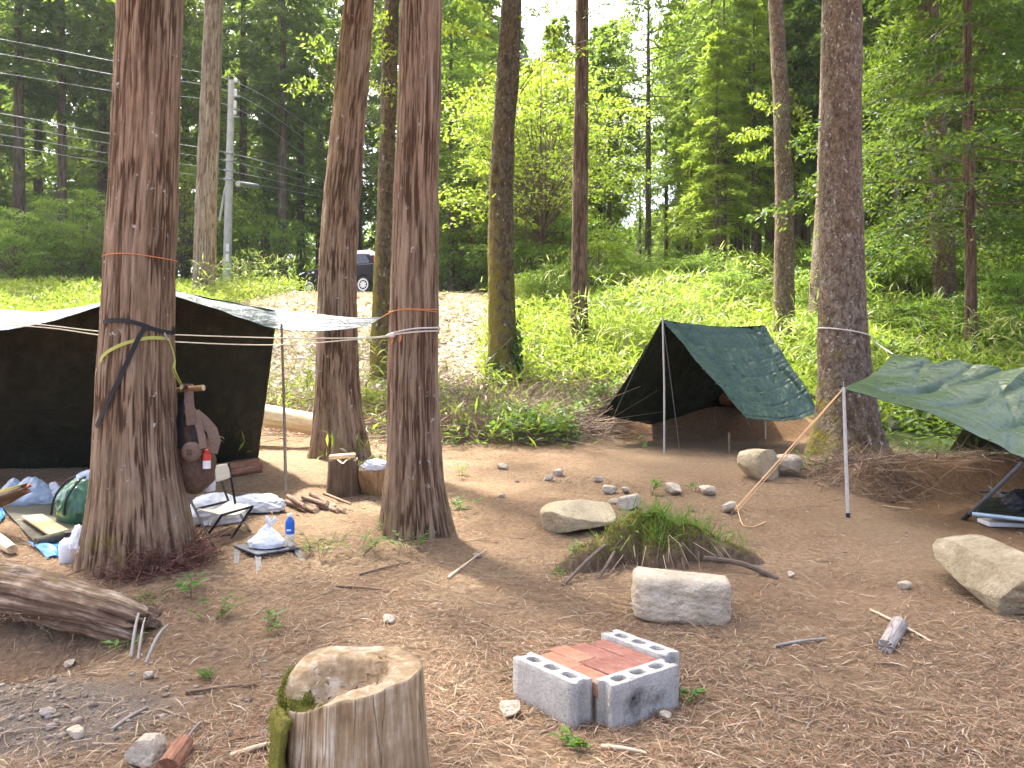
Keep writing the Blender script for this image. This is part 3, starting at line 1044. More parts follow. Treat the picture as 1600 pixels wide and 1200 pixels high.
keep = (r.rand(len(x)) < np.clip((fbm(xy3(x, y, 1.0), 241, 3) - .28) * 3, .1, 1)) & (r.rand(len(x)) > m_dirt(x, y) * .72) & (r.rand(len(x)) > m_green(x, y)) & (r.rand(len(x)) > m_gravel(x, y) * .8) & (r.rand(len(x)) > m_soil(x, y) * .93)
x, y = x[keep], y[keep]
n = len(x)
a_ = r.uniform(0, 6.283, n)
N = ground_normal(x, y)
dv = np.stack([np.cos(a_), np.sin(a_), np.zeros(n)], -1)
dv = dv - N * (dv * N).sum(-1, keepdims=True) + N * np.abs(r.normal(0, .2, (n, 1)))
L = r.gamma(2.4, .02, n) + .015
p = np.stack([x, y, hgt(x, y) + r.uniform(.002, .014, n)], -1)
V, F = leaf_quads(p, dv, N + r.normal(0, .4, (n, 3)), L, np.minimum(L * .3, r.uniform(.003, .007, n)), .10)
stuff("bark_flakes", V, F, M['flakes'])
# reddish fibres and shed bark heaped at the foot of the nearest cedar
r = rs(162)
n = 1500
a_ = r.normal(-.45, .55, n)
rr = .30 + np.abs(r.normal(0, .10, n))
x = -2.55 + rr * np.cos(a_)
y = 5.36 + rr * np.sin(a_)
el = r.normal(.1, .5, n)
az = r.uniform(0, 6.283, n)
L = r.gamma(2.5, .035, n) + .03
A = np.stack([x, y, hgt(x, y) + r.uniform(0, .13, n) * np.clip(1.4 - (rr - .3) / .15, 0, 1)], -1)
B = A + np.stack([np.cos(az) * np.cos(el), np.sin(az) * np.cos(el), np.sin(el)], -1) * L[:, None]
B[:, 2] = np.maximum(B[:, 2], hgt(B[:, 0], B[:, 1]) + .004)
V, F = prisms(A, B, r.uniform(.0015, .005, n), r.uniform(.001, .003, n))
stuff("shed_bark", V, F, M['fibre'])

# twigs and stalks that lie about
M['stick'] = leafmat("dead_sticks", (.16, .11, .075), (.46, .36, .25), 0., .85)
M['verge'] = leafmat("dry_grass_leaves", (.24, .30, .05), (.48, .46, .16), .45, .5, dead=(.55, .47, .28), deadp=.3)
M['sasa_tall'] = leafmat("tall_grass_leaves", (.10, .19, .03), (.30, .38, .07), .45, .45, dead=(.50, .42, .24), deadp=.22)
r, x, y = scatter(62, 2600, 1.7, 12.0, 1.1)
keep = (r.rand(len(x)) > m_dirt(x, y) * .85) & (r.rand(len(x)) > m_green(x, y) * .6)
x, y = x[keep], y[keep]
n = len(x)
a_ = r.uniform(0, 6.283, n)
L = r.gamma(2.5, .045, n) + .05
P0 = np.stack([x, y, hgt(x, y) + .004], -1)
segsV = []
cur = P0
rad = r.uniform(.0012, .0035, n)
for k in range(3):
    a2 = a_ + r.normal(0, .22, n)
    nxt = cur[:, :2] + np.stack([np.cos(a2), np.sin(a2)], -1) * (L / 3)[:, None]
    nxt = np.concatenate([nxt, (hgt(nxt[:, 0], nxt[:, 1]) + .004 + r.uniform(0, .012, n))[:, None]], 1)
    segsV.append(prisms(cur, nxt, rad * (1 - .15 * k), rad * (.85 - .15 * k)) + (0,))
    cur = nxt
V, F, _ = join(segsV)
stuff("fallen_twigs", V, F, M['stick'])


# gravel and small stones
def pebbles(x, y, s, seed, sink=.25):
    bm = bmesh.new()
    bmesh.ops.create_icosphere(bm, subdivisions=1, radius=1)
    bv = np.array([v.co[:] for v in bm.verts])
    bf = np.array([[v.index for v in f.verts] for f in bm.faces])
    bm.free()
    r_ = rs(seed)
    n_ = len(x)
    sc = s[:, None, None] * r_.uniform(.6, 1.2, (n_, 1, 3)) * np.array([1, 1, .65])
    Vv = bv[None] * sc * (1 + r_.normal(0, .14, (n_, len(bv), 1)))
    a__ = r_.uniform(0, 6.28, n_)
    ca, sa = np.cos(a__)[:, None], np.sin(a__)[:, None]
    Vv = np.stack([Vv[..., 0] * ca - Vv[..., 1] * sa, Vv[..., 0] * sa + Vv[..., 1] * ca, Vv[..., 2]], -1)
    Vv += np.stack([x, y, hgt(x, y) + s * .65 * (.5 - sink)], -1)[:, None]
    Ff = (bf[None] + (np.arange(n_) * len(bv))[:, None, None]).reshape(-1, 3)
    return Vv.reshape(-1, 3), Ff


r = rs(63)
x = np.concatenate([r.normal(-2.2, .62, 1100), r.uniform(-4, 5, 350)])
y = np.concatenate([r.normal(3.22, .26, 1100), 1.8 + 9 * r.rand(350) ** 1.5])
s = np.concatenate([r.gamma(1.4, .0036, 1100) + .0025, r.gamma(1.4, .0045, 350) + .003])
V, F = pebbles(x, y, s, 64)
stuff("gravel", V, F, M['gravelstone'], True)

# pale chips on the bank
r = rs(65)
n = 85000
y = r.uniform(12.8, 29, n)
x = r.uniform(-8.5, .6, n)
keep = r.rand(n) < m_chips(x, y) * 1.0
x, y = x[keep], y[keep]
n = len(x)
a_ = r.uniform(0, 6.283, n)
N = ground_normal(x, y, .15)
dv = np.stack([np.cos(a_), np.sin(a_), r.uniform(-.1, .45, n)], -1)
p = np.stack([x, y, hgt(x, y) + r.uniform(0, .03, n)], -1)
L = r.gamma(2.5, .032, n) + .03
V, F = leaf_quads(p, dv, N + r.normal(0, .35, (n, 3)), L, L * r.uniform(.12, .5, n), .05)
stuff("wood_chips", V, F, M['chipwood'])


# bamboo grass on the bank
def blades(seed, x, y, hmax, L0, W0, mat, name, up=.35, hmin=.0):
    r_ = rs(seed)
    n_ = len(x)
    a__ = r_.uniform(0, 6.283, n_)
    el = r_.normal(up, .45, n_)
    dv_ = np.stack([np.cos(a__) * np.cos(el), np.sin(a__) * np.cos(el), np.sin(el)], -1)
    hh = hmin + (hmax - hmin) * r_.rand(n_) ** .8 * (.45 + .9 * fbm(xy3(x, y, .6), seed, 3))
    p_ = np.stack([x, y, hgt(x, y) + hh], -1)
    L_ = L0 * r_.uniform(.55, 1.35, n_)
    V_, F_ = leaf_quads(p_, dv_, np.array([0, 0, 1.]) + r_.normal(0, .3, (n_, 3)), L_, L_ * W0 * r_.uniform(.8, 1.25, n_), .08)
    return stuff(name, V_, F_, mat)


r = rs(66)
n = 170000
u = r.rand(n)
y = 11.5 * (29 / 11.5) ** u
x = r.uniform(-.75, .85, n) * y * 1.02
dens = m_green(x, y) * np.clip(.25 + 1.6 * fbm(xy3(x, y, .7), 43, 3), 0, 1)
dens *= 1 - .85 * smst(.2, 1.2, x) * (1 - smst(4.2, 4.9, x)) * (1 - smst(12.5, 13.0, y))
dens *= 1 - .7 * smst(-1.5, -.5, x) * (1 - smst(.8, 2.4, x)) * (1 - smst(12.6, 14.2, y))
keep = r.rand(n) < dens
blades(67, x[keep], y[keep], .55, .21, .17, M['sasa'], "bamboo_grass")
r = rs(166)
n = 90000
u = r.rand(n)
y = 12.2 * (29 / 12.2) ** u
x = r.uniform(-.4, .85, n) * y
cl = fbm(xy3(x, y, .85), 143, 3)
dens = m_green(x, y) * np.clip((cl - .50) * 5, 0, 1)
dens *= 1 - .95 * smst(.2, 1.2, x) * (1 - smst(4.2, 4.9, x)) * (1 - smst(12.8, 13.6, y))
dens *= 1 - .95 * smst(-1.5, -.5, x) * (1 - smst(.8, 2.4, x)) * (1 - smst(13.4, 14.6, y))
keep = r.rand(n) < dens
blades(167, x[keep], y[keep], 1.5, .27, .10, M['sasa_tall'], "tall_grass", up=.25, hmin=.15)

# ferns and low leaves on the right, behind the right tarp
r = rs(68)
n = 70000
y = r.uniform(8.5, 19, n)
x = r.uniform(3.6, 13, n)
dens = smst(4.4, 5.6, x + (y - 9) * -.12) * np.clip(fbm(xy3(x, y, .9), 44, 3) * 2.2 - .35, 0, 1) * smst(8.5, 9.2, y) * (.35 + .65 * smst(10, 12, y))
keep = r.rand(n) < dens
blades(69, x[keep], y[keep], .6, .17, .34, M['fern'], "ferns", up=.15)

# straggling grass at the edges of the chip bank and round the tree feet on the left
r = rs(70)
n = 15000
y = r.uniform(8.3, 16.5, n)
x = r.uniform(-7.5, .6, n)
dens = np.clip(fbm(xy3(x, y, 1.1), 45, 3) * 2.4 - .75, 0, 1) * smst(8.2, 10.5, y - .35 * np.abs(x + 3)) * (1 - .95 * smst(12.2, 13.6, y)) * (1 - .9 * (x > -4.6) * (x < -2.3) * (y > 9.2) * (y < 11.8))
keep = r.rand(n) < dens
blades(71, x[keep], y[keep], .42, .20, .13, M['sasa'], "straggling_grass", up=.6)
r = rs(72)
n = 5000
y = r.uniform(17, 27, n)
x = -r.uniform(8, 19, n)
keep = r.rand(n) < (1 - m_chips(x, y))
blades(73, x[keep], y[keep], .22, .20, .08, M['verge'], "verge_grass", up=.9)

# brush: dead twigs and herbs between the ivied tree and the A-frame tarp
r = rs(74)
n = 9500
x = np.where(r.rand(n) < .75, r.normal(.1, .95, n), r.uniform(-5, 1.5, n))
y = r.normal(11.9, .95, n)
keep = (y > 10.4 + .3 * vnoise(xy3(x, y, 1.5), 9)) & (x < 1.5 - (12.2 - y) * .4 + .3)
x, y = x[keep], y[keep]
n = len(x)
a_ = r.uniform(0, 6.283, n)
el = r.normal(.15, .3, n)
L = r.gamma(3, .13, n) + .1
A = np.stack([x, y, hgt(x, y) + r.uniform(0, .22, n)], -1)
B = A + np.stack([np.cos(a_) * np.cos(el), np.sin(a_) * np.cos(el), np.sin(el)], -1) * L[:, None]
B[:, 2] = np.maximum(B[:, 2], hgt(B[:, 0], B[:, 1]) + .01)
V, F = prisms(A, B, r.uniform(.003, .007, n), r.uniform(.0015, .004, n))
stuff("brushwood", V, F, M['stick'])
r = rs(75)
n = 15000
x = r.uniform(-2.0, 2.0, n)
y = r.uniform(9.7, 13.2, n)
dens = np.clip(fbm(xy3(x, y, 1.6), 46, 3) * 3.2 - 1.25, 0, 1) * smst(9.9, 10.7, y) * (1 - smst(1.1, 1.9, x))
keep = r.rand(n) < dens
blades(76, x[keep], y[keep], .34, .10, .55, M['weed'], "herbs", up=.15)
# brush and roots at the foot of the thick lichened tree and along the cut bank on the right
r = rs(77)
n = 1500
x = np.concatenate([r.normal(3.5, .32, n // 3), r.uniform(3.5, 8.0, n - n // 3)])
y = np.concatenate([r.normal(8.1, .35, n // 3), r.normal(8.35, .28, n - n // 3)])
a_ = r.uniform(0, 6.283, n)
el = r.normal(.1, .4, n)
L = r.gamma(2.5, .075, n) + .05
A = np.stack([x, y, hgt(x, y) + r.uniform(0, .06, n)], -1)
B = A + np.stack([np.cos(a_) * np.cos(el), np.sin(a_) * np.cos(el), np.sin(el)], -1) * L[:, None]
B[:, 2] = np.maximum(B[:, 2], hgt(B[:, 0], B[:, 1]) + .005)
V, F = prisms(A, B, r.uniform(.002, .005, n), r.uniform(.001, .003, n))
stuff("root_tangle", V, F, M['stick'])


# ------------------------------------------------------------------ single small plants
def sprout(px, py, h, nst, leafL, label, group="small green sprouts on the forest floor", m='weed', spread=.10, seed=0, lw=.45, name="sprout"):
    c_ = G(px, py)
    r_ = rs(seed + int(px * 3 + py))
    root_ = c_
    A_, B_, lv, ld = [], [], [], []
    for i in range(nst):
        a__ = r_.uniform(0, 6.283)
        tip = np.array([math.cos(a__) * spread * r_.uniform(.4, 1.2), math.sin(a__) * spread * r_.uniform(.4, 1.2), h * r_.uniform(.5, 1.1)])
        b0 = np.array([tip[0] * .25, tip[1] * .25, -.015])
        A_.append(b0)
        B_.append(tip)
        for k in range(5):
            f_ = .5 + .12 * k
            q_ = b0 * (1 - f_) + tip * f_
            s_ = a__ + (1.1 if k % 2 else -1.1) + r_.normal(0, .4) if k < 4 else a__
            lv.append(q_)
            ld.append([math.cos(s_), math.sin(s_), r_.uniform(-.1, .5)])
    A_, B_, lv, ld = map(np.array, (A_, B_, lv, ld))
    L_ = leafL * r_.uniform(.7, 1.25, len(lv))
    V1, F1 = leaf_quads(lv, ld, np.array([0, 0, 1.]) + r_.normal(0, .25, (len(lv), 3)), L_, L_ * lw, .08)
    S = prisms(A_, B_, np.full(len(A_), .0022), np.full(len(A_), .0012))
    vfm = join([(V1, F1, 0), S + (1,)])
    o = link(name, mesh_vfm(name, vfm, [M[m], M['twig']]))
    o.location = root_
    return tag(o, label, "plant", group)


SP = [(500, 868, .16, 12, .055, "leafy green weed right beside the low metal table", .22), (560, 862, .12, 9, .05, "green weed right of the low table in front of the firewood", .18),
      (640, 858, .12, 9, .05, "green sprout at the foot of the roped central cedar", .16), (610, 838, .16, 5, .04, "ivy-like sprout climbing the left foot of the roped central cedar", .1),
      (715, 800, .14, 7, .07, "yellow-green sprout right of the roped central cedar", .15), (330, 968, .12, 8, .05, "green sprout in front of the strapped cedar's right foot", .14),
      (300, 930, .12, 5, .06, "pale sprout at the right foot of the strapped cedar", .1), (420, 985, .08, 4, .06, "lone dark green sprout on open needles left of centre", .07),
      (195, 1020, .08, 3, .06, "yellow-green sprout under the end of the fallen log", .06), (50, 975, .10, 2, .07, "small sprout in the dark hollow at the far left", .05),
      (335, 1060, .05, 3, .05, "tiny yellow sprout left of the hollow tree stump", .06), (900, 880, .14, 7, .05, "blue-green seedling left of the mossy root mound", .1),
      (880, 905, .07, 6, .04, "low green sprout at the left edge of the mossy root mound", .12), (1015, 775, .16, 3, .09, "upright broad-leaved seedling behind the mossy root mound", .08),
      (1085, 770, .10, 3, .08, "yellow-green seedling between the small stones", .08), (1240, 735, .22, 9, .06, "green bush sprig beside the boulders at the lichened trunk", .18),
      (1275, 745, .26, 10, .05, "reddish-stemmed bush at the foot of the lichened trunk", .2), (915, 1165, .06, 5, .05, "flat green sprout in front of the concrete blocks", .08),
      (1070, 1095, .05, 6, .05, "tuft of grass at the right corner of the concrete blocks", .05), (575, 735, .14, 7, .09, "green leaves growing over the split stump", .15),
      (545, 712, .2, 8, .12, "long-leaved grass behind the split stump", .16), (720, 745, .12, 6, .05, "small weed on the dirt right of the roped central cedar", .1),
      (700, 690, .3, 12, .09, "leafy herb right behind the roped central cedar", .25), (775, 655, .35, 14, .09, "dark green herb in the brush left of the A-frame tarp", .3),
      (850, 650, .3, 12, .08, "pale green herb in the brush nearest the A-frame tarp", .28), (240, 940, .05, 8, .035, "pale leaves creeping along the end of the fallen log", .14)]
for i, (px, py, h, ns, ll, lab, sp) in enumerate(SP):
    sprout(px, py, h, ns, ll, lab, spread=sp, seed=i, m='fern' if i % 4 == 1 else 'weed')

# ------------------------------------------------------------------ materials of the camp
def tarp_mat(name, c1, c2, rough=.34, grid=5.0, crinkle=.5, spec=.55):
    t_ = NT(name)
    uv_ = t_.coord("cloth_uv")
    f = t_.noise(uv_, 2.2, 5, .6)
    t_.set(t_.ramp(f, [(.3, c1), (.7, c2)]), t_.rng(t_.noise(uv_, 6, 4), .3, .7, rough * .8, rough * 1.35), spec)
    v = t_.voro(t_.coord("cloth_uv", (1, 1, 1)), 9, 'DISTANCE_TO_EDGE')
    v2 = t_.voro(t_.coord("cloth_uv", (1.0, 2.2, 1)), 17, 'DISTANCE_TO_EDGE')
    sep = t_.n("ShaderNodeSeparateXYZ")
    t_.l(uv_, sep.inputs[0])
    fold = None
    for s_, k_ in ((sep.outputs[0], grid), (sep.outputs[1], grid)):
        fr = t_.math('FRACT', t_.math('MULTIPLY', s_, k_))
        ln = t_.rng(t_.math('ABSOLUTE', t_.math('SUBTRACT', fr, .5)), 0, .035, 1, 0)
        fold = ln if fold is None else t_.math('MAXIMUM', fold, ln)
    h_ = t_.math('ADD', t_.math('MULTIPLY', t_.noise(uv_, 4, 3, .5, .8), 1.5), t_.math('MULTIPLY', t_.rng(v, 0, .30), .20 * crinkle))
    h_ = t_.math('ADD', h_, t_.math('MULTIPLY', t_.rng(v2, 0, .3), .10 * crinkle))
    h_ = t_.math('ADD', h_, t_.math('MULTIPLY', fold, .16))
    t_.bump(h_, .8, .032)
    return t_.m


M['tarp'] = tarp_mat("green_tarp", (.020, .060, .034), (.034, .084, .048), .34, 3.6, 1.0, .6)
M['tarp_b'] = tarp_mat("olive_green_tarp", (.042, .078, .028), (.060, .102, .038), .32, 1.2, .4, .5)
M['tarp_in'] = tarp_mat("tarp_inside", (.010, .016, .010), (.018, .026, .016), .6, 3.6, .4, .2)  # near-black: shade under the sheets is put into the inner colour
M['tarp_olive'] = tarp_mat("olive_tarp_inside", (.011, .013, .008), (.019, .022, .013), .65, 2.0, .4, .2)  # darkened olive, with the interior shade put into the colour
M['tarp_grey_blue'] = tarp_mat("grey_blue_tarp", (.09, .112, .115), (.14, .165, .165), .45, 3.0, .8, .5)  # pale grey-blue, lighter than the other tarp cloths
M['alu'] = plain("aluminium", (.10, .106, .115), .6, .1, .12, 30, bump=.05)
M['pole_grey'] = plain("grey_pole", (.50, .48, .43), .45, .3, .15, 30, bump=.05)
M['pole_wood'] = plain("wooden_pole", (.22, .17, .12), .8)
M['rope_white'] = plain("white_rope", (.66, .60, .54), .85, scale=160)
M['rope_cream'] = plain("cream_cord", (.60, .56, .42), .85, scale=160)
M['rope_orange'] = plain("orange_cord", (.62, .24, .09), .8, scale=160)
M['rope_tan'] = plain("tan_guyline", (.70, .43, .21), .8, scale=160)
M['rope_dark'] = plain("dark_cord", (.12, .12, .11), .8)
M['strap_black'] = plain("black_webbing", (.012, .012, .014), .6, scale=200)
M['strap_yellow'] = plain("yellow_green_webbing", (.42, .44, .10), .65, scale=200)
M['canvas'] = plain("beige_canvas", (.50, .47, .38), .85, scale=90)
M['black_metal'] = plain("black_tube", (.012, .012, .013), .6, spec=.2)
M['brown_cloth'] = plain("brown_canvas", (.105, .062, .040), .85, scale=40, var=.4)
M['brown_light'] = plain("faded_brown_strap", (.19, .125, .09), .85, scale=60)
M['white_bag'] = plain("white_plastic", (.78, .80, .82), .35, scale=14, var=.06)
M['cloth_white'] = plain("white_sheet", (.62, .64, .66), .75, scale=9, var=.12)
M['bag_blue'] = plain("blue_grey_plastic", (.34, .43, .52), .32, scale=7, var=.35)
M['bag_green'] = plain("green_plastic", (.055, .16, .085), .22, scale=7, var=.4, spec=.6)
M['mat'] = plain("olive_mat", (.085, .08, .055), .9, scale=30, var=.35)
M['blue'] = plain("blue_sheet", (.03, .22, .62), .4, scale=10, var=.3)
M['board'] = plain("plywood", (.52, .34, .15), .7, scale=12, var=.2)
M['red'] = plain("red_can", (.55, .035, .02), .35, scale=12, var=.15)
M['label_white'] = plain("white_label", (.75, .75, .74), .5, var=.05)
M['blue_label'] = plain("blue_label", (.02, .14, .55), .3, scale=20, var=.3)
M['rubber'] = plain("black_rubber", (.015, .015, .015), .7)
M['concrete_old'] = plain("pole_concrete", (.42, .42, .40), .85, scale=5, var=.15)
M['insulator'] = plain("white_porcelain", (.72, .72, .70), .25, var=.05)
M['steel'] = plain("galvanised_steel", (.40, .42, .43), .45, .6, .15)
M['wire'] = plain("cable", (.34, .38, .37), .5, .2)
M['paint_black'] = plain("black_car_paint", (.004, .004, .005), .35, 0, .1, spec=.25, bump=0)
M['car_white'] = plain("white_car_top", (.78, .78, .76), .2, 0, .03, bump=0)  # white for the car's roof and rear pillar
M['glass_dark'] = plain("dark_car_glass", (.012, .016, .016), .05, 0, .1, spec=.9, bump=0)
M['tail_red'] = plain("red_lamp_glass", (.55, .015, .01), .12, 0, .1, bump=0)
M['rim'] = plain("silver_wheel", (.66, .66, .65), .35, .4, .08, bump=0)
M['lamp_glass'] = plain("lamp_glass", (.7, .72, .72), .1, .2, .05, bump=0)
M['bluegrey_tube'] = plain("blue_grey_tube", (.36, .48, .54), .35, .3, .1)

t = NT("clear_bottle")
t.set((.80, .88, .92), .06, .5)
t.b.inputs["Transmission Weight"].default_value = .75
t.b.inputs["IOR"].default_value = 1.2
M['pet'] = t.m


def stone_mat(name, c1, c2, c3, patch=(.30, .24, .15)):
    t_ = NT(name)
    c_ = t_.coord()
    f = t_.noise(c_, 4.5, 7, .68)
    g_ = t_.noise(c_, 42, 5, .7)
    base_ = t_.ramp(t_.math('ADD', t_.math('MULTIPLY', f, .65), t_.math('MULTIPLY', g_, .35)), [(.32, c1), (.5, c2), (.66, c3)])
    base_ = t_.mix(t_.rng(t_.noise(c_, 2.6, 4, .6), .5, .68, 0, .6), base_, patch)
    sp = t_.voro(c_, 95)
    base_ = t_.mix(t_.math('MULTIPLY', t_.rng(sp, .22, .1), .35), base_, c1)
    t_.set(base_, .9, .2)
    t_.bump(t_.math('ADD', t_.math('MULTIPLY', f, 1.3), g_), 1.0, .022)
    return t_.m


M['stone'] = stone_mat("buff_stone", (.34, .265, .18), (.60, .51, .38), (.74, .67, .55))
M['stone_grey'] = stone_mat("grey_stone", (.30, .24, .17), (.52, .45, .35), (.70, .64, .54), (.44, .36, .25))
M['stone_yellow'] = stone_mat("yellowish_stone", (.33, .25, .15), (.54, .45, .29), (.68, .60, .43), (.44, .34, .18))
M['stone_moss'] = stone_mat("weathered_stone", (.20, .16, .10), (.37, .305, .20), (.57, .50, .39), (.25, .21, .10))
M['clod'] = stone_mat("orange_earth", (.11, .045, .018), (.22, .10, .038), (.34, .18, .08), (.14, .06, .025))

t = NT("grey_concrete_block")
c = t.coord()
f = t.noise(c, 70, 6, .75)
f2 = t.noise(c, 7, 4, .6)
v = t.voro(c, 130)
base = t.ramp(t.math('ADD', t.math('MULTIPLY', f, .6), t.math('MULTIPLY', f2, .4)), [(.33, (.28, .268, .243)), (.5, (.43, .413, .378)), (.68, (.59, .57, .53))])
base = t.mix(t.rng(v, .2, .08, 0, .55), base, (.15, .15, .148))
soot = t.attr("soot")
base = t.mix(t.math('MULTIPLY', t.rng(t.math('ADD', t.noise(c, 14, 6, .7), soot), .92, 1.35), 1.0), base, (.022, .021, .021))
sz_ = t.n("ShaderNodeSeparateXYZ")
t.l(c, sz_.inputs[0])
df = t.math('ADD', t.rng(sz_.outputs[2], -.095, -.02, .5, 0), t.math('MULTIPLY', f2, .55))
base = t.mix(t.rng(df, .5, .85, 0, .6), base, (.22, .165, .115))
t.set(base, .95, .15)
t.bump(t.math('ADD', f, t.math('MULTIPLY', t.rng(v, 0, .35), .9)), .9, .006)
M['block'] = t.m


def brick_mat(name, c1, c2, c3):
    t_ = NT(name)
    c_ = t_.coord()
    f_ = t_.noise(c_, 16, 6, .7)
    g_ = t_.noise(c_, 110, 4, .7)
    t_.set(t_.ramp(t_.math('ADD', t_.math('MULTIPLY', f_, .6), t_.math('MULTIPLY', g_, .4)), [(.34, c1), (.5, c2), (.66, c3)]), .92, .15)
    t_.bump(g_, .6, .004)
    return t_.m


M['brick_o'] = brick_mat("orange_brick", (.24, .10, .06), (.37, .175, .11), (.47, .28, .205))
M['brick_r'] = brick_mat("dusty_red_brick", (.17, .072, .052), (.265, .122, .092), (.37, .215, .175))


def wood_mat(name, c1, c2, c3, moss=0., stretch=(1, 1, .08), sc=34, cracks=.5):
    t_ = NT(name)
    cs = t_.coord("bk", stretch)
    c_ = t_.coord("bk")
    f_ = t_.noise(cs, sc, 6, .65, .3)
    g_ = t_.noise(c_, 7, 5, .65)
    b_ = t_.ramp(t_.math('ADD', t_.math('MULTIPLY', f_, .6), t_.math('MULTIPLY', g_, .4)), [(.32, c1), (.5, c2), (.66, c3)])
    cr = t_.noise(t_.coord("bk", (1, 1, .05)), 17, 3, .5)
    crk = t_.rng(t_.math('ABSOLUTE', t_.math('SUBTRACT', cr, .5)), .0, .012, 1, 0)
    sp_ = t_.n("ShaderNodeSeparateXYZ")
    t_.l(c_, sp_.inputs[0])
    crk = t_.math('MULTIPLY', crk, t_.math('LESS_THAN', sp_.outputs[2], 3.5))
    b_ = t_.mix(t_.math('MULTIPLY', crk, cracks), b_, (.05, .033, .02))
    if moss:
        mf = t_.rng(t_.math('ADD', t_.noise(c_, 24, 6, .7), t_.math('MULTIPLY', t_.attr("moss"), moss)), .78, .98)
        b_ = t_.mix(mf, b_, t_.mix(t_.noise(c_, 160, 3, .6), (.085, .08, .018), (.21, .195, .04)))
    t_.set(b_, .9, .15)
    t_.bump(t_.math('SUBTRACT', t_.math('ADD', f_, t_.math('MULTIPLY', g_, .6)), crk), .7, .008)
    return t_.m


M['stump'] = wood_mat("weathered_pale_wood", (.135, .085, .045), (.345, .25, .145), (.60, .53, .42), moss=.9, sc=44)
M['log_decay'] = wood_mat("decayed_log_wood", (.050, .031, .021), (.165, .108, .072), (.46, .375, .29), moss=.85, sc=26)
M['log_pale'] = wood_mat("peeled_log_wood", (.45, .30, .16), (.66, .52, .36), (.78, .68, .54), sc=20, cracks=.2)
M['log_dark'] = wood_mat("dark_wet_wood", (.06, .04, .024), (.125, .085, .052), (.21, .15, .10), moss=.7)
M['log_red'] = wood_mat("red_bark_log", (.12, .05, .03), (.25, .12, .075), (.42, .27, .19), sc=30)
M['cut_wood'] = wood_mat("fresh_cut_wood", (.40, .28, .15), (.60, .46, .29), (.74, .62, .46), stretch=(1, 1, 1), sc=18, cracks=.0)
M['chunk'] = wood_mat("brown_split_wood", (.16, .09, .04), (.30, .19, .09), (.44, .31, .18))
M['stick_wood'] = wood_mat("firewood_bark", (.10, .065, .045), (.22, .15, .105), (.36, .27, .20), sc=50)
M['grey_wood'] = wood_mat("grey_barkless_wood", (.17, .145, .125), (.32, .285, .255), (.50, .47, .44), sc=40)


# ------------------------------------------------------------------ builders: stones, blobs, cloth, logs
_ico = {}


def ico(n):
    if n not in _ico:
        bm = bmesh.new()
        bmesh.ops.create_icosphere(bm, subdivisions=n, radius=1)
        _ico[n] = (np.array([v.co[:] for v in bm.verts]), np.array([[v.index for v in f.verts] for f in bm.faces]))
        bm.free()
    return _ico[n]


def rock(name, loc, dims, m, seed, label, cat="rock", group=None, rot=0, tilt=(0, 0), box=.55, cuts=7, rough=.05, sub=5, sink=.12, parent=None):
    """A stone: rounded box, cut by random planes, weathered by noise. dims = full sizes; loc = ground point."""
    r_ = rs(seed)
    V, F = ico(sub)
    V = V.copy()
    p_ = 2 + 6 * box
    V = V / (np.abs(V) ** p_).sum(1, keepdims=True) ** (1 / p_)
    for k in range(cuts):
        nn = nrmz(r_.normal(0, 1, 3)[None])[0]
        d_ = r_.uniform(.66, .98)
        o_ = np.maximum(V @ nn - d_, 0)
        V = V - o_[:, None] * nn * .97
    V = V + nrmz(V) * ((fbm(V * 1.6 + seed, seed, 4) - .5) * rough * 4)[:, None] + nrmz(V) * ((fbm(V * 5 + seed, seed + 5, 5, .62) - .5) * rough * 2.2)[:, None]
    V = V * np.array(dims) / 2
    Rm = Matrix.Rotation(rot, 3, 'Z') @ Matrix.Rotation(tilt[0], 3, 'X') @ Matrix.Rotation(tilt[1], 3, 'Y')
    V = V @ np.array(Rm).T
    V[:, 2] -= V[:, 2].min() + sink * dims[2]
    me = fast_mesh(name, V, F, [M[m]], True)
    o = link(name, me)
    o.location = loc
    return tag(o, label, cat, group)


def crumple(V, amp, k, seed):
    n_ = nrmz(V)
    a__ = fbm(V * k + seed, seed, 3)
    b__ = 1 - 2 * np.abs(fbm(V * k * 1.7 + seed * 2, seed + 3, 2) - .5)
    return V + n_ * ((a__ - .5) * 1.6 + (b__ - .75) * .9)[:, None] * amp


def sack(name, loc, dims, m, seed, parent=None, neck=None, amp=.16, k=2.6, sub=5, rot=0., flat=.35, pointed=0.):
    """A soft crumpled bag standing on loc; neck = (height, radius) draws its top together into a knot."""
    V, F = ico(sub)
    V = V.copy()
    V[:, 2] = np.where(V[:, 2] < -flat, -flat + (V[:, 2] + flat) * .12, V[:, 2])
    if pointed:
        s_ = np.clip((V[:, 2] - .0) / 1.0, 0, 1)
        V[:, :2] *= (1 - s_ ** 1.1 * pointed)[:, None]
        V[:, 2] += s_ ** 2 * .25
    V = crumple(V, amp, k, seed)
    V[:, 2] = np.maximum(V[:, 2], -flat - .06)
    zlo, zhi = V[:, 2].min(), V[:, 2].max()
    V[:, 2] = (V[:, 2] - zlo) / (zhi - zlo)
    V[:, :2] *= .5 / np.abs(V[:, :2]).max(0)
    V = V * np.array(dims)
    c_, s_ = math.cos(rot), math.sin(rot)
    V = np.stack([V[:, 0] * c_ - V[:, 1] * s_, V[:, 0] * s_ + V[:, 1] * c_, V[:, 2]], -1)
    if parent is None:
        o = link(name, fast_mesh(name, V, F, [M[m]], True))
        o.location = loc
    else:
        o = link(name, fast_mesh(name, V + np.array(loc), F, [M[m]], True), parent)
    return o


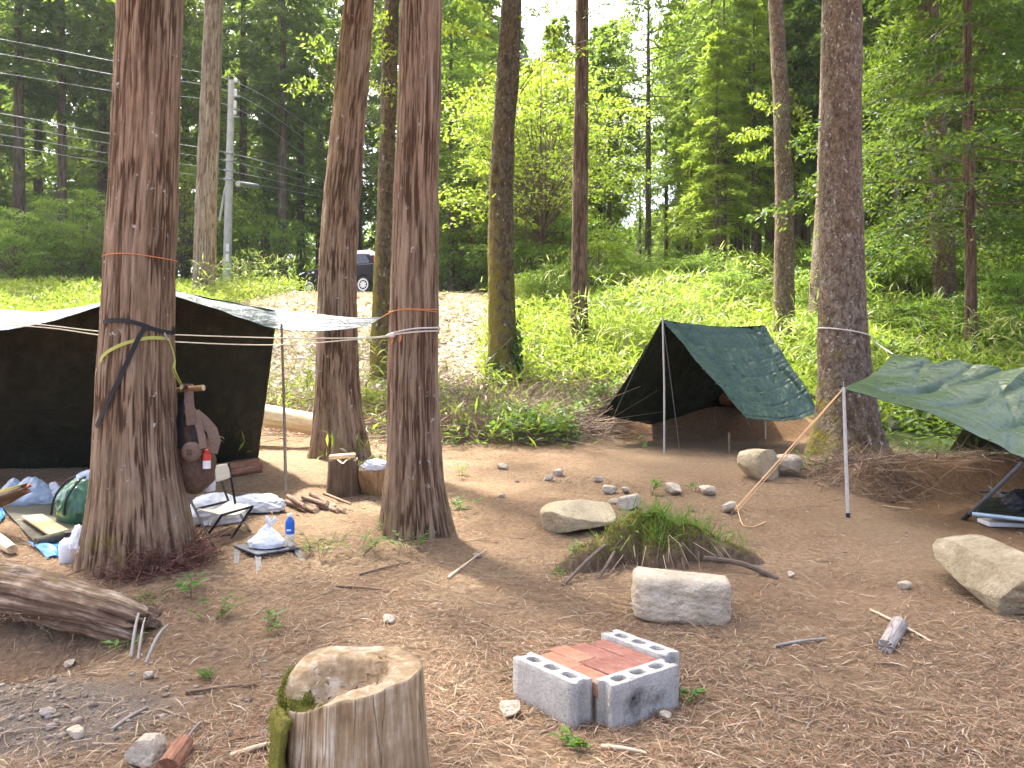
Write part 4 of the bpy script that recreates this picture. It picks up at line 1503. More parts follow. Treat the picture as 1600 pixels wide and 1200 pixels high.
def cloth(name, rows, nu, nv, mats, parent=None, amp=.012, k=3.0, seed=0, thick=.004, aniso=(1, 1), extra=None):
    """Sheet lofted through rows of control points (each row a smooth curve), with wrinkles; inside is mats[1]."""
    C = np.array([catmull(rw, nu) for rw in rows])
    G_ = np.array([catmull(C[:, i], nv) if len(rows) > 2 else np.array([C[0, i] * (1 - f) + C[1, i] * f for f in np.linspace(0, 1, nv)]) for i in range(nu)])
    du = np.gradient(G_, axis=0)
    dv = np.gradient(G_, axis=1)
    N = nrmz(np.cross(du, dv))
    u_ = np.cumsum(np.linalg.norm(du, axis=2).mean(1))
    v_ = np.cumsum(np.linalg.norm(dv, axis=2).mean(0))
    UU, VV = np.meshgrid(u_, v_, indexing='ij')
    q = np.stack([UU * k * aniso[0], VV * k * aniso[1], UU * 0], -1).reshape(-1, 3)
    w_ = (fbm(q, seed + 3, 4, .55) - .5) + .35 * (1 - 4 * np.abs(fbm(q * 1.3 + 7, seed + 8, 2) - .5))
    w_ = w_.reshape(nu, nv)
    if extra is not None:
        w_ = w_ + extra(UU, VV)
    G_ = G_ + N * (w_ * amp)[..., None]
    i = np.arange(nu * nv).reshape(nu, nv)
    F = np.stack([i[:-1, :-1], i[1:, :-1], i[1:, 1:], i[:-1, 1:]], -1).reshape(-1, 4)
    me = fast_mesh(name, G_.reshape(-1, 3), F, [M[x_] for x_ in mats], True, uv=np.stack([UU, VV, UU * 0], -1).reshape(-1, 3))
    o = link(name, me, parent)
    s_ = o.modifiers.new("thickness", 'SOLIDIFY')
    s_.thickness = thick
    s_.offset = 0
    if len(mats) > 1:
        s_.material_offset = 1
    return o


def log(name, a_, b_, ra, rb, m, seed, n=36, rows=60, amp=.01, kf=20, ends=None, parent=None, bend=0., moss=None, ragged=0.):
    """A log from a_ to b_ with relief along the grain; ends = material of its cut faces."""
    a_, b_ = np.array(a_, float), np.array(b_, float)
    d_ = b_ - a_
    L = np.linalg.norm(d_)
    d_ = d_ / L
    ref = np.array([0, 0, 1.]) if abs(d_[2]) < .9 else np.array([1., 0, 0])
    u_ = nrmz(np.cross(d_, ref)[None])[0]
    v_ = np.cross(u_, d_)
    th = np.linspace(0, 2 * math.pi, n, endpoint=False)
    s_ = np.linspace(0, 1, rows)
    TH, S = np.meshgrid(th, s_)
    R = ra + (rb - ra) * S
    bc = np.stack([np.cos(TH) * ra, np.sin(TH) * ra, S * L], -1).reshape(-1, 3)
    rel = (fbm(bc * np.array([kf, kf, kf * .09]), seed, 4, .6) - .5) * 2.2
    big = (fbm(bc * np.array([6, 6, 2.5]), seed + 7, 3) - .5) * 2
    R = R + (rel * amp).reshape(R.shape) + (big * amp * 1.2).reshape(R.shape)
    SL = S * L
    if ragged:
        e_ = (fbm(np.stack([np.cos(TH) * 4, np.sin(TH) * 4, TH * 0], -1).reshape(-1, 3), seed + 20, 3) - .5).reshape(TH.shape)
        SL = SL + e_ * ragged * np.clip((np.abs(S - .5) * 2 - .7) / .3, 0, 1) * np.sign(S - .5)
    cen = a_ + SL[..., None] * d_ + np.array([0, 0, bend])[None, None] * (np.sin(S * math.pi))[..., None]
    V = (cen + (u_ * np.cos(TH)[..., None] + v_ * np.sin(TH)[..., None]) * R[..., None]).reshape(-1, 3)
    i = np.arange(rows * n).reshape(rows, n)
    j = np.roll(i, -1, 1)
    F = [tuple(f) for f in np.stack([i[:-1], j[:-1], j[1:], i[1:]], -1).reshape(-1, 4)]
    ca, cb = len(V), len(V) + 1
    V = np.concatenate([V, [V[:n].mean(0), V[-n:].mean(0)]])
    mi = [0] * len(F)
    for k in range(n):
        F.append((ca, j[0, k], i[0, k]))
        F.append((cb, i[-1, k], j[-1, k]))
        mi += [1, 1]
    bc = np.concatenate([bc, [[0, 0, 0], [0, 0, L]]])
    ms = np.zeros(len(V)) if moss is None else np.concatenate([(moss * np.clip(np.sin(TH), 0, 1) * .6).ravel(), [0, 0]])
    mats = [M[m], M[ends or m]]
    me = fast_mesh(name, V, F, mats, True, mi, attrs=dict(bk=bc, moss=ms))
    try:
        me.set_sharp_from_angle(angle=math.radians(55))
    except Exception:
        pass
    return link(name, me, parent)


def rope(name, pts, r_, m, parent=None, n=6, smooth_n=None):
    if smooth_n:
        pts = catmull(pts, smooth_n)
    return MB().tube([tuple(p) for p in pts], r_, n).build(name, M[m], parent)


def ring_pts(rows, Y, py_l, py_r, a0=-200., a1=20., n=40, lift=.008, wob=.0, seed=0):
    """Points of a cord laid round a trunk: py at its left and right outline; angles in degrees, -90 faces the camera."""
    pr = sorted(prof_px(Y, rows))
    z_ = [p[0] for p in pr]
    out = []
    for t_ in np.linspace(a0, a1, n):
        a__ = math.radians(t_)
        f_ = (math.cos(a__) + 1) / 2
        py = py_l * (1 - f_) + py_r * f_
        zz = EYE - (py - 600) * Y / FPX
        x_ = np.interp(zz, z_, [p[1] for p in pr])
        rr = np.interp(zz, z_, [p[3] for p in pr]) * 1.012 + lift
        out.append((x_ + rr * math.cos(a__), Y + rr * math.sin(a__), zz + wob * math.sin(3 * a__ + seed)))
    return out


R1 = [(0, 186, 285), (150, 181, 281), (300, 174, 277), (400, 166, 273), (500, 161, 271), (600, 154, 272), (700, 150, 277), (780, 145, 290), (830, 138, 300)]
R3 = [(0, 624, 691), (150, 620, 690), (300, 613, 685), (400, 610, 685), (500, 607, 685), (600, 604, 686), (700, 603, 690), (760, 599, 695)]
R9 = [(280, 1281, 1345), (400, 1281, 1349), (500, 1279, 1353), (600, 1277, 1362), (680, 1272, 1376)]


def on_trunk(rows, Y, px, py, lift=.01):
    pr = sorted(prof_px(Y, rows))
    zz = EYE - (py - 600) * Y / FPX
    xc = np.interp(zz, [p[0] for p in pr], [p[1] for p in pr])
    rr = np.interp(zz, [p[0] for p in pr], [p[3] for p in pr]) * 1.012 + lift
    x_ = (px - 800) * (Y - rr * .8) / FPX
    dx = max(-rr * .999, min(rr * .999, x_ - xc))
    y_ = Y - math.sqrt(max(rr * rr - dx * dx, 0))
    zz = EYE - (py - 600) * y_ / FPX
    return Vector((xc + dx, y_, zz)), Vector((dx, y_ - Y, 0)).normalized()


# ------------------------------------------------------------------ tarp shelters
# left: olive tarp slung between the strapped and the central cedar
sh = thing("tarp_shelter", G(300, 740), "olive tarp shelter on the left, its dark back wall hanging behind the strapped cedar", "tarp shelter", "tarp shelters")
Fr = [(-260, 540, 7.8), (-120, 530, 7.6), (0, 517, 7.4), (90, 499, 7.15), (160, 477, 6.9), (218, 457, 6.8), (272, 462, 6.9), (330, 481, 7.3), (385, 500, 7.9), (435, 514, 8.5), (500, 517, 8.2), (560, 512, 7.5), (596, 497, 6.9)]
Ri = [(-260, 470, 8.6), (-120, 476, 8.4), (0, 483, 8.2), (75, 485, 8.1), (160, 472, 7.8), (220, 452, 7.4), (275, 456, 7.5), (330, 468, 7.9), (385, 476, 8.3), (435, 484, 8.8), (500, 491, 8.5), (560, 496, 7.7), (597, 495, 6.95)]
cloth("fly_sheet", [[P(*q) for q in Ri], [P(*q) for q in Fr]], 160, 26, ['tarp_olive', 'tarp_grey_blue'], sh, .018, 2.0, 11, aniso=(.8, 2.2))
Ba = [(-260, 775, 8.8), (-100, 768, 8.8), (60, 757, 8.8), (160, 748, 8.85), (250, 742, 8.9), (300, 738, 9.0), (350, 727, 9.2), (404, 716, 9.5)]
Rw = [(-260, 470, 8.6), (-90, 478, 8.35), (75, 486, 8.1), (165, 472, 7.8), (250, 453, 7.45), (310, 463, 7.75), (375, 475, 8.2), (434, 486, 8.8)]
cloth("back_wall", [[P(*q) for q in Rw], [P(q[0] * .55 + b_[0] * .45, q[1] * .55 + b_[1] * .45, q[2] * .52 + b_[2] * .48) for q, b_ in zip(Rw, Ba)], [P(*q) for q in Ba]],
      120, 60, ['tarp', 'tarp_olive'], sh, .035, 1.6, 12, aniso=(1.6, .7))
f_ = G(447, 771)
MB().tube([f_ - Vector((0, 0, .1)), P(444, 640, 8.6), P(440, 512, 8.52), P(440, 506, 8.52)], [.016, .015, .013, .012], 8).build("pole", M['pole_wood'], sh)
rope("ridge_cord", [P(-140, 490, 7.0), P(60, 507, 6.75), P(160, 518, 6.55), P(272, 523, 6.45), P(430, 528, 6.3), P(560, 528, 6.2), on_trunk(R3, 6.2, 610, 524)[0]], .0045, 'rope_cream', sh, smooth_n=40)
rope("ridge_cord", [P(-140, 500, 7.1), P(60, 511, 6.8), P(160, 524, 6.6), P(272, 534, 6.5), P(430, 539, 6.35), P(560, 530, 6.2), on_trunk(R3, 6.2, 608, 526)[0]], .0045, 'rope_cream', sh, smooth_n=40)
rope("tie_cord", [P(596, 496, 6.9), P(604, 491, 6.5), on_trunk(R3, 6.2, 609, 489)[0]], .004, 'rope_orange', sh)

# cords on the central cedar
o = rope("cord", ring_pts(R3, 6.2, 488, 488, -360, 0, 60, .006, .004), .0042, 'rope_orange')
tag(o, "upper orange cord wound round the central cedar above its white rope", "cord")
o = rope("cord", ring_pts(R3, 6.2, 490, 484, -360, 0, 60, .008, .006, 1), .0038, 'rope_orange')
tag(o, "second orange cord turn crossing the upper one on the central cedar", "cord")
rp = thing("rope", on_trunk(R3, 6.2, 606, 524)[0], "thick white rope looped and knotted round the central cedar", "rope")
rope("loop", ring_pts(R3, 6.2, 526, 518, -360, 0, 60, .010), .0065, 'rope_white', rp)
rope("loop", ring_pts(R3, 6.2, 524, 512, -210, 30, 50, .016, .004), .0065, 'rope_white', rp)
kp = on_trunk(R3, 6.2, 612, 524, .02)[0]
V, F = ico(2)
o = MB().add([Vector(v) * .022 + kp for v in V * np.array([1.3, 1, 1])], F).build("knot", M['rope_white'], rp)
for i, (px, y0, y1) in enumerate(((613, 528, 538), (627, 524, 534))):
    a_ = on_trunk(R3, 6.2, px, y0, .018)[0]
    b_ = on_trunk(R3, 6.2, px - 2, y1, .016)[0]
    MB().tube([a_, (a_ + b_) / 2 + Vector((.004, -.004, 0)), b_], .008, 6).build("loose_end", M['rope_orange'], rp)

# cord and straps on the nearest cedar
o = rope("cord", ring_pts(R1, 5.36, 404, 407, -360, 0, 70, .006, .004), .0032, 'rope_orange')
o2 = o
tag(o, "thin orange cord round the nearest cedar high above its black strap", "cord")
st = thing("strap", on_trunk(R1, 5.36, 210, 502)[0], "black webbing strap round the nearest cedar with its loose end hanging diagonally", "strap")


def strap_on(rows, Y, pts, width, name, m, parent, lift=.010, th=.003):
    pp, nn = [], []
    for (px, py) in pts:
        p_, n_ = on_trunk(rows, Y, px, py, lift)
        pp.append(p_)
        nn.append(n_)
    P_ = catmull(pp, len(pp) * 6)
    N_ = [Vector(v) for v in catmull(nn, len(pp) * 6)]
    return MB().strip([Vector(v) for v in P_], N_, width, th).build(name, M[m], parent)


strap_on(R1, 5.36, [(163, 504), (175, 501), (200, 501), (220, 506), (240, 516), (252, 520), (262, 514), (271, 510)], .028, "band", 'strap_black', st, .012)
strap_on(R1, 5.36, [(229, 510), (222, 522), (212, 546), (196, 585), (178, 622), (160, 655), (152, 667)], .030, "loose_end", 'strap_black', st, .018)
MB().strip([P(148, 664, 5.3), P(147, 680, 5.31), P(147, 697, 5.31)], Vector((-.3, -1, 0)), .028, .004).build("loose_end", M['strap_black'], st)
MB().box(P(147, 690, 5.29), (.018, 0, 0), (0, .006, 0), (0, 0, .026)).build("buckle", M['strap_black'], st, bevel=.004)
sy = thing("strap", on_trunk(R1, 5.36, 210, 534)[0], "yellow-green webbing strap round the nearest cedar holding up the brown rucksack", "strap")
strap_on(R1, 5.36, [(159, 566), (163, 558), (178, 547), (205, 535), (232, 528), (249, 529)], .022, "band", 'strap_yellow', sy, .014)
a_ = on_trunk(R1, 5.36, 250, 528, .02)[0]
for dx in (-1.5, 1.5):
    rope("sling", [a_, on_trunk(R1, 5.36, 262 + dx, 560, .02)[0], P(272 + dx, 578, 5.3), P(284 + dx, 603, 5.42)], .0045, 'strap_yellow', sy, smooth_n=14)
MB().tube([on_trunk(R1, 5.36, 247, 520, .024)[0], on_trunk(R1, 5.36, 250, 532, .024)[0]], .007, 6).build("hook", M['steel'], sy)

# middle: green A-frame tarp
mt = thing("tarp_shelter", G(1038, 708), "glossy dark green A-frame tarp tent pitched in the middle distance", "tarp shelter", "tarp shelters")
rf, rb_ = P(1035, 499, 10.1), P(1195, 508, 11.3)
ridge = [rf, P(1085, 507, 10.45), P(1145, 510.5, 10.9), rb_]
rb3 = [P(1166, 652, 9.7), P(1203, 657, 9.95), P(1242, 656, 10.2), P(1279, 644, 10.5)]
rb1 = [(np.array(a_) * .62 + np.array(b_) * .38) - np.array([0, -.01, s_]) for a_, b_, s_ in zip(ridge, rb3, (.0, .035, .035, -.02))]
rb2 = [(np.array(a_) * .24 + np.array(b_) * .76) - np.array([0, -.01, s_]) for a_, b_, s_ in zip(ridge, rb3, (.0, .035, .03, -.075))]


def crease_set(spec):
    def f_(UU, VV):
        h_ = 0
        for (u0, slope, w_, am, v0, v1) in spec:
            d_ = np.abs(UU - (u0 * UU.max() + slope * VV))
            h_ = h_ + am * np.exp(-d_ / w_) * smst(v0 - .12, v0 + .02, VV / VV.max()) * (1 - smst(v1 - .2, v1 + .12, VV / VV.max()))
        return h_
    return f_


cr_ = crease_set([(.86, .12, .03, 1.0, 0, .9), (.90, .02, .03, -.8, 0, .8), (.80, .22, .03, .9, .1, 1), (.95, -.1, .03, .8, 0, .9), (.30, .3, .025, .5, .2, .8), (.12, .35, .03, .6, 0, .7), (.5, -.2, .025, .45, .3, .9), (.62, .3, .025, .5, .35, 1)])


def creases(UU, VV):
    fr_ = np.abs(((VV / .235) % 1) - .5) / .5
    return cr_(UU, VV) + .38 * (1 - smst(0, .16, fr_)) * (.5 + vnoise(np.stack([UU.ravel() * 3, VV.ravel() * 3, UU.ravel() * 0], -1), 5).reshape(UU.shape))


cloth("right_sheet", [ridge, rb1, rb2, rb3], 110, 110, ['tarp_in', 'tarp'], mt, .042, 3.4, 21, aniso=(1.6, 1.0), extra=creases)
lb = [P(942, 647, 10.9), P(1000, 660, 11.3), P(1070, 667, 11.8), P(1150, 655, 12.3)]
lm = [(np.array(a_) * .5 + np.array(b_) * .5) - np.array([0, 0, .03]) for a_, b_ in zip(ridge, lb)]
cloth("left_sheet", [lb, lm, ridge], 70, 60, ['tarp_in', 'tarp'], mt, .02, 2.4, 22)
f_ = G(1038, 708)
MB().tube([f_ - Vector((0, 0, .06)), (f_ + rf) / 2 + Vector((.012, 0, 0)), rf + Vector((0, -.01, .02))], [.013, .012, .011], 8).build("pole", M['pole_grey'], mt)
MB().tube([P(1196, 510, 11.28), P(1196, 690, 11.28)], .012, 8).build("pole", M['pole_grey'], mt)
for pts, rr, mm in (([P(1008, 543, 10.35), P(958, 652, 10.6)], .004, 'rope_dark'), ([P(1037, 510, 10.08), P(1057, 664, 9.9), G(1063, 711)], .004, 'rope_dark'),
                    ([P(1166, 652, 9.68), G(1191, 708)], .0045, 'rope_dark'), ([rf + Vector((0, 0, .01)), P(1002, 560, 10.4), P(942, 647, 10.88), G(930, 662)], .004, 'rope_dark')):
    rope("guyline", pts, rr, mm, mt)
MB().tube([G(1140, 708) - Vector((0, 0, .05)), P(1139, 676, G(1140, 708).y)], [.012, .015], 7).build("stake", M['pole_wood'], mt)
rock("earth_clod", on(3.35, 11.75, .05), (.62, .45, .42), 'clod', 31, "orange-brown earth clod under the A-frame tarp", "clod", sub=4)

# right: olive green tarp sloping out of the picture
rt = thing("tarp_shelter", G(1324, 808), "shiny olive green tarp sloping out of the picture on the right", "tarp shelter", "tarp shelters")
pt = P(1318, 607, 6.8)
top_e = [P(1395, 553, 8.3), P(1440, 557, 8.1), P(1500, 566, 7.9), P(1560, 571, 7.7), P(1640, 577, 7.5), P(1760, 585, 7.2), P(1900, 590, 7.0)]
bot_e = [pt, P(1372, 622, 6.75), P(1450, 645, 6.65), P(1520, 675, 6.5), P(1600, 716, 6.3), P(1720, 770, 6.0), P(1880, 830, 5.8)]
mid_e = [(np.array(a_) * .5 + np.array(b_) * .5) - np.array([0, -.02, .05 + .05 * k_ / 6]) for k_, (a_, b_) in enumerate(zip(top_e, bot_e))]


folds = crease_set([(.16, -.55, .05, 1.3, 0, .75), (.24, -.75, .04, -1.0, 0, .6), (.30, -.30, .05, 1.2, .05, .8), (.40, -.62, .05, 1.5, 0, .8), (.47, -.25, .04, -1.1, 0, .6), (.54, -.55, .05, 1.4, 0, .85),
                    (.62, -.2, .05, 1.0, 0, .7), (.70, -.5, .05, 1.4, 0, .8), (.80, -.3, .05, 1.2, 0, .8), (.35, .35, .04, .7, .25, .7), (.58, .4, .04, .8, .3, .75), (.12, .1, .04, .8, .1, .5)])


cloth("sheet", [top_e, mid_e, bot_e], 190, 90, ['tarp_in', 'tarp_b'], rt, .034, 2.0, 23, aniso=(1.3, .7), extra=folds)
bk_e = [np.array(q) for q in top_e[3:]]
gr_e = [np.array(on(q[0] + .35, q[1] + 1.5, .02)) for q in top_e[3:]]
cloth("back_sheet", [[q - np.array([0, -.05, .10]) for q in bk_e], gr_e], 60, 40, ['tarp_in', 'tarp_b'], rt, .02, 2.0, 24)
f_ = G(1325, 808)
MB().tube([f_ - Vector((0, 0, .01)), (f_ + pt) / 2, pt + Vector((0, 0, .01))], [.0155, .0155, .014], 10).build("pole", M['pole_grey'], rt)
MB().tube([f_ - Vector((0, 0, .02)), f_ + Vector((0, 0, .035))], .018, 10).build("pole_foot", M['rubber'], rt)
MB().tube([pt, pt + Vector((0, 0, .06))], .004, 6).build("pole_tip", M['steel'], rt)
gp = G(1143, 806)
rope("guyline", [pt, gp + Vector((0, 0, .02))], .008, 'rope_tan', rt)
rope("guyline", [P(1314, 611, 6.78), (np.array(pt) + np.array(gp)) / 2 + np.array([0, 0, -.02]), gp + Vector((.05, .02, .03))], .004, 'rope_tan', rt, smooth_n=12)
MB().tube([gp + Vector((-.02, .02, -.06)), gp + Vector((.015, -.03, .07))], .009, 6).build("stake", M['pole_wood'], rt)
rope("loose_cord", [gp + Vector((.07, .1, .08)), G(1158, 815, .01), G(1165, 822, .012), G(1180, 822, .01), G(1196, 815, .012)], .004, 'rope_tan', rt, smooth_n=24)
trr = thing("rope", on_trunk(R9, 9.5, 1283, 513)[0], "pale rope tied round the thick lichened trunk and running down to the right tarp", "rope")
rope("loop", ring_pts(R9, 9.5, 513, 527, -190, -5, 40, .02), .0075, 'rope_white', trr)
e_ = ring_pts(R9, 9.5, 513, 527, -190, -5, 40, .02)[-1]
rope("run", [e_, P(1372, 538, 9.0), P(1395, 553, 8.3)], .0075, 'rope_white', trr, smooth_n=10)

# ------------------------------------------------------------------ rucksack, chair, low table and what lies round them
Yr = 5.5
sk = thing("wooden_stick", P(297, 607, 5.45), "short peeled stick through the yellow sling beside the nearest cedar, carrying the rucksack", "stick")
log("shaft", P(268, 610, 5.5), P(318, 606, 5.42), .017, .021, 'chunk', 3, 12, 12, .002, ends='cut_wood', parent=sk)
rk = thing("rucksack", P(305, 772, Yr), "brown canvas rucksack hanging from a stick beside the nearest cedar", "rucksack")
ring = []
secs = [(640, 281, 300, .05), (655, 280, 308, .07), (675, 280, 316, .09), (695, 282, 326, .11), (715, 284, 332, .125), (735, 286, 334, .13), (752, 288, 331, .12), (765, 291, 322, .09), (771, 298, 314, .04)]
V, F = [], []
nseg = 28
for (py, xl, xr, dp) in secs:
    cc = P((xl + xr) / 2, py, Yr)
    hw = (xr - xl) / 2 * Yr / FPX
    for k_ in range(nseg):
        t_ = 2 * math.pi * k_ / nseg
        cx_, sx_ = math.cos(t_), math.sin(t_)
        V.append(cc + Vector((hw * math.copysign(abs(cx_) ** .75, cx_), dp * math.copysign(abs(sx_) ** .75, sx_), 0)))
for i in range(len(secs) - 1):
    for k_ in range(nseg):
        F.append((i * nseg + k_, i * nseg + (k_ + 1) % nseg, (i + 1) * nseg + (k_ + 1) % nseg, (i + 1) * nseg + k_))
F += [tuple(range(nseg)), tuple(range((len(secs) - 1) * nseg, len(secs) * nseg))]
o = MB().add(V, F).build("body", M['brown_cloth'], rk, sub=2)
dt = bpy.data.textures.new("cloth_folds", 'CLOUDS')
dt.noise_scale = .09
dm = o.modifiers.new("folds", 'DISPLACE')
dm.texture, dm.strength, dm.texture_coords = dt, .035, 'LOCAL'
V, F = ico(3)
pc = P(299, 706, Yr - .13)
MB().add([pc + Vector((v[0] * .068, v[1] * .035, v[2] * .07)) for v in V], F).build("round_pocket", M['brown_light'], rk)
MB().box(pc + Vector((.0, -.035, .0)), (.018, 0, 0), (0, .006, 0), (0, 0, .02)).build("buckle", M['brown_cloth'], rk, bevel=.004)
MB().strip([P(287, 606, Yr - .1), P(289, 603, Yr - .04), P(296, 603, Yr - .02), P(296, 625, Yr - .09), P(298, 648, Yr - .11), P(300, 664, Yr - .11)], Vector((0, -1, 0)), .062, .014).build("shoulder_strap", M['brown_light'], rk)
MB().strip([P(300, 640, Yr - .05), P(306, 650, Yr - .09), P(313, 672, Yr - .12), P(318, 700, Yr - .15)], Vector((.3, -1, 0)), .045, .012).build("shoulder_strap", M['brown_light'], rk)
MB().strip([P(300, 664, Yr - .11), P(303, 690, Yr - .13)], Vector((0, -1, 0)), .028, .004).build("webbing", M['strap_black'], rk)
MB().strip([P(283, 625, Yr - .05), P(282, 660, Yr - .1), P(284, 700, Yr - .12)], Vector((-.3, -1, 0)), .05, .01).build("webbing", M['strap_black'], rk)
MB().strip([P(303, 645, Yr), P(318, 658, Yr - .05), P(331, 672, Yr - .06), P(336, 690, Yr - .07), P(331, 708, Yr - .08)], Vector((.4, -1, .3)), .075, .01).build("flap", M['brown_light'], rk)
rope("cord", [P(332, 684, Yr - .05), P(340, 681, Yr - .05), P(348, 684, Yr - .05), P(350, 686, Yr - .05)], .003, 'brown_light', rk, smooth_n=10)
cn = thing("spray_can", P(323, 733, Yr - .1), "red and white can tucked in the side of the brown rucksack", "can")
ct = P(323, 732, Yr - .11)
MB().lathe(ct, [(.026, 0), (.0265, .005), (.0265, .05), (.0265, .055)], 18).build("can_body", M['label_white'], cn)
MB().lathe(ct + Vector((0, 0, .055)), [(.0268, 0), (.0268, .035), (.024, .045), (.016, .05)], 18).build("can_shoulder", M['red'], cn)
MB().lathe(ct + Vector((0, 0, .105)), [(.014, 0), (.014, .022), (.008, .026)], 14).build("cap", M['red'], cn)

ch = thing("folding_chair", G(345, 862), "folding camp chair with beige canvas seat and black crossed legs, beside the nearest cedar", "chair")
s00, s10, s11, s01 = P(308, 795, 5.95), P(346, 805, 5.75), P(395, 791, 6.05), P(357, 783, 6.3)
sr = [[s00, s00 * .5 + s10 * .5 - Vector((0, 0, .004)), s10], [s00 * .5 + s01 * .5 - Vector((0, 0, .03)), (s00 + s10 + s01 + s11) / 4 - Vector((0, 0, .035)), s10 * .5 + s11 * .5 - Vector((0, 0, .03))], [s01, s01 * .5 + s11 * .5 - Vector((0, 0, .004)), s11]]
cloth("seat", sr, 24, 24, ['canvas'], ch, .006, 9, 5, .006)
b00, b10, b11, b01 = P(338, 753, 6.45), P(360, 746, 6.2), P(356, 724, 6.25), P(336, 727, 6.5)
cloth("backrest", [[b01, b01 * .5 + b11 * .5, b11], [b00, b00 * .5 + b10 * .5 + Vector((0, 0, -.004)), b10]], 16, 12, ['canvas'], ch, .004, 9, 6, .006)


def leg(a_, b_, name="leg", r_=.0095):
    MB().tube([a_, b_], r_, 8).build(name, M['black_metal'], ch)


def gleg(px, py):
    g_ = G(px, py)
    return g_ + Vector((0, 0, .005))


leg(P(296, 778, 6.05), gleg(339, 866))
leg(s10 + Vector((0, .01, 0)), gleg(317, 848))
leg(s11, gleg(361, 843))
leg(P(368, 789, 6.35), gleg(391, 832))
leg(s01, P(337, 728, 6.5), "back_post")
leg(P(368, 789, 6.2), P(357, 724, 6.25), "back_post")
leg(s00, s01, "seat_rail")
leg(s10, s11, "seat_rail")
leg(gleg(317, 848) + Vector((.0, 0, .03)), gleg(361, 843) + Vector((0, 0, .03)), "cross_bar", .007)

tb = thing("low_table", G(416, 886), "low folding aluminium camp table carrying a white bag and a bottle", "table")
c0, c1, c2, c3 = P(364, 853, 5.62), P(401, 868, 5.32), P(469, 853, 5.55), P(430, 841, 5.85)
zt_ = (c0.z + c1.z + c2.z + c3.z) / 4
for i in range(4):
    f0, f1 = i / 4 + .006, (i + 1) / 4 - .006
    e0, e1 = c0.lerp(c3, f0), c0.lerp(c3, f1)
    g0, g1 = c1.lerp(c2, f0), c1.lerp(c2, f1)
    q = [Vector((v.x, v.y, zt_)) for v in (e0, g0, g1, e1)]
    MB().add(q + [v - Vector((0, 0, .012)) for v in q], [(0, 1, 2, 3), (7, 6, 5, 4), (0, 4, 5, 1), (1, 5, 6, 2), (2, 6, 7, 3), (3, 7, 4, 0)]).build("slat", M['alu'], tb, smooth=False, bevel=.002)
for v, gx_, gy_ in ((c0, 369, 880), (c1, 404, 892), (c2, 472, 876), (c3, 434, 866)):
    vv = Vector((v.x, v.y, zt_ - .012)).lerp(Vector(((c0 + c2) / 2)[:2] + (zt_ - .012,)), .12)
    g_ = G(gx_, gy_)
    ax = (c3 - c0).normalized() * .022
    MB().add([vv + ax, vv - ax, vv - ax + Vector((0, .014, 0)), vv + ax + Vector((0, .014, 0)), g_ + ax * .8, g_ - ax * .8, g_ - ax * .8 + Vector((0, .014, 0)), g_ + ax * .8 + Vector((0, .014, 0))],
             [(0, 1, 2, 3), (7, 6, 5, 4), (0, 4, 5, 1), (1, 5, 6, 2), (2, 6, 7, 3), (3, 7, 4, 0)]).build("leg", M['alu'], tb, smooth=False, bevel=.002)
bc_ = Vector((P(417, 855, 5.55).x, 5.55, zt_))
pb = thing("plastic_bag", bc_, "knotted white plastic carrier bag standing on the low table", "bag")
sack("bag_body", bc_ + Vector((0, 0, .001)), (.27, .2, .165), 'white_bag', 41, pb, amp=.13, k=2.2, pointed=.72)
V_, F_ = ico(3)
for dx, s_, tl in ((-.012, 1, -.35), (.028, .85, .4)):
    kq = bc_ + Vector((.02 + dx, 0, .185))
    MB().add([kq + Vector((v[0] * .016 + v[2] * tl * .03, v[1] * .012, v[2] * .038 * s_)) for v in crumple(V_, .25, 2.5, 7 + int(dx * 1000))], F_).build("handle", M['white_bag'], pb)
bt0 = Vector((P(453, 853, 5.6).x, 5.6, zt_ + .001))
bt = thing("water_bottle", bt0, "clear drink bottle with a blue label and white cap on the low table", "bottle")
MB().lathe(bt0, [(.026, 0), (.031, .006), (.031, .05), (.029, .055), (.031, .06), (.031, .085)], 22).build("bottle_base", M['pet'], bt)
MB().lathe(bt0 + Vector((0, 0, .085)), [(.0325, 0), (.0325, .075)], 22).build("label_sleeve", M['blue_label'], bt)
MB().lathe(bt0 + Vector((0, 0, .16)), [(.031, 0), (.031, .01), (.024, .028), (.0135, .04), (.0125, .048)], 22).build("bottle_neck", M['blue_label'], bt)
MB().lathe(bt0 + Vector((0, 0, .206)), [(.0155, 0), (.0155, .02), (.014, .022)], 18).build("cap", M['label_white'], bt)
MB().box(bt0 + Vector((0, -.0328, .115)), (.016, 0, 0), (0, .0006, 0), (0, 0, .006)).build("label_stripe", M['label_white'], bt)

# white sheets heaped behind the chair
o = sack("sheet_heap", G(335, 815), (.52, .5, .24), 'cloth_white', 42, amp=.22, k=2.4, rot=.4)
tag(o, "crumpled white sheet heaped behind the camp chair", "sheet", "white sheets behind the chair")
o = sack("sheet_heap", G(402, 797), (.55, .38, .15), 'cloth_white', 43, amp=.2, k=3.0, rot=-.3)
tag(o, "long white sheet bundle lying right of the camp chair", "sheet", "white sheets behind the chair")
o = sack("hanging_bag", P(326, 768, 5.75), (.10, .08, .26), 'cloth_white', 44, amp=.15, k=2.6, pointed=.6)
tag(o, "narrow white bag hanging at the right edge of the rucksack", "bag")

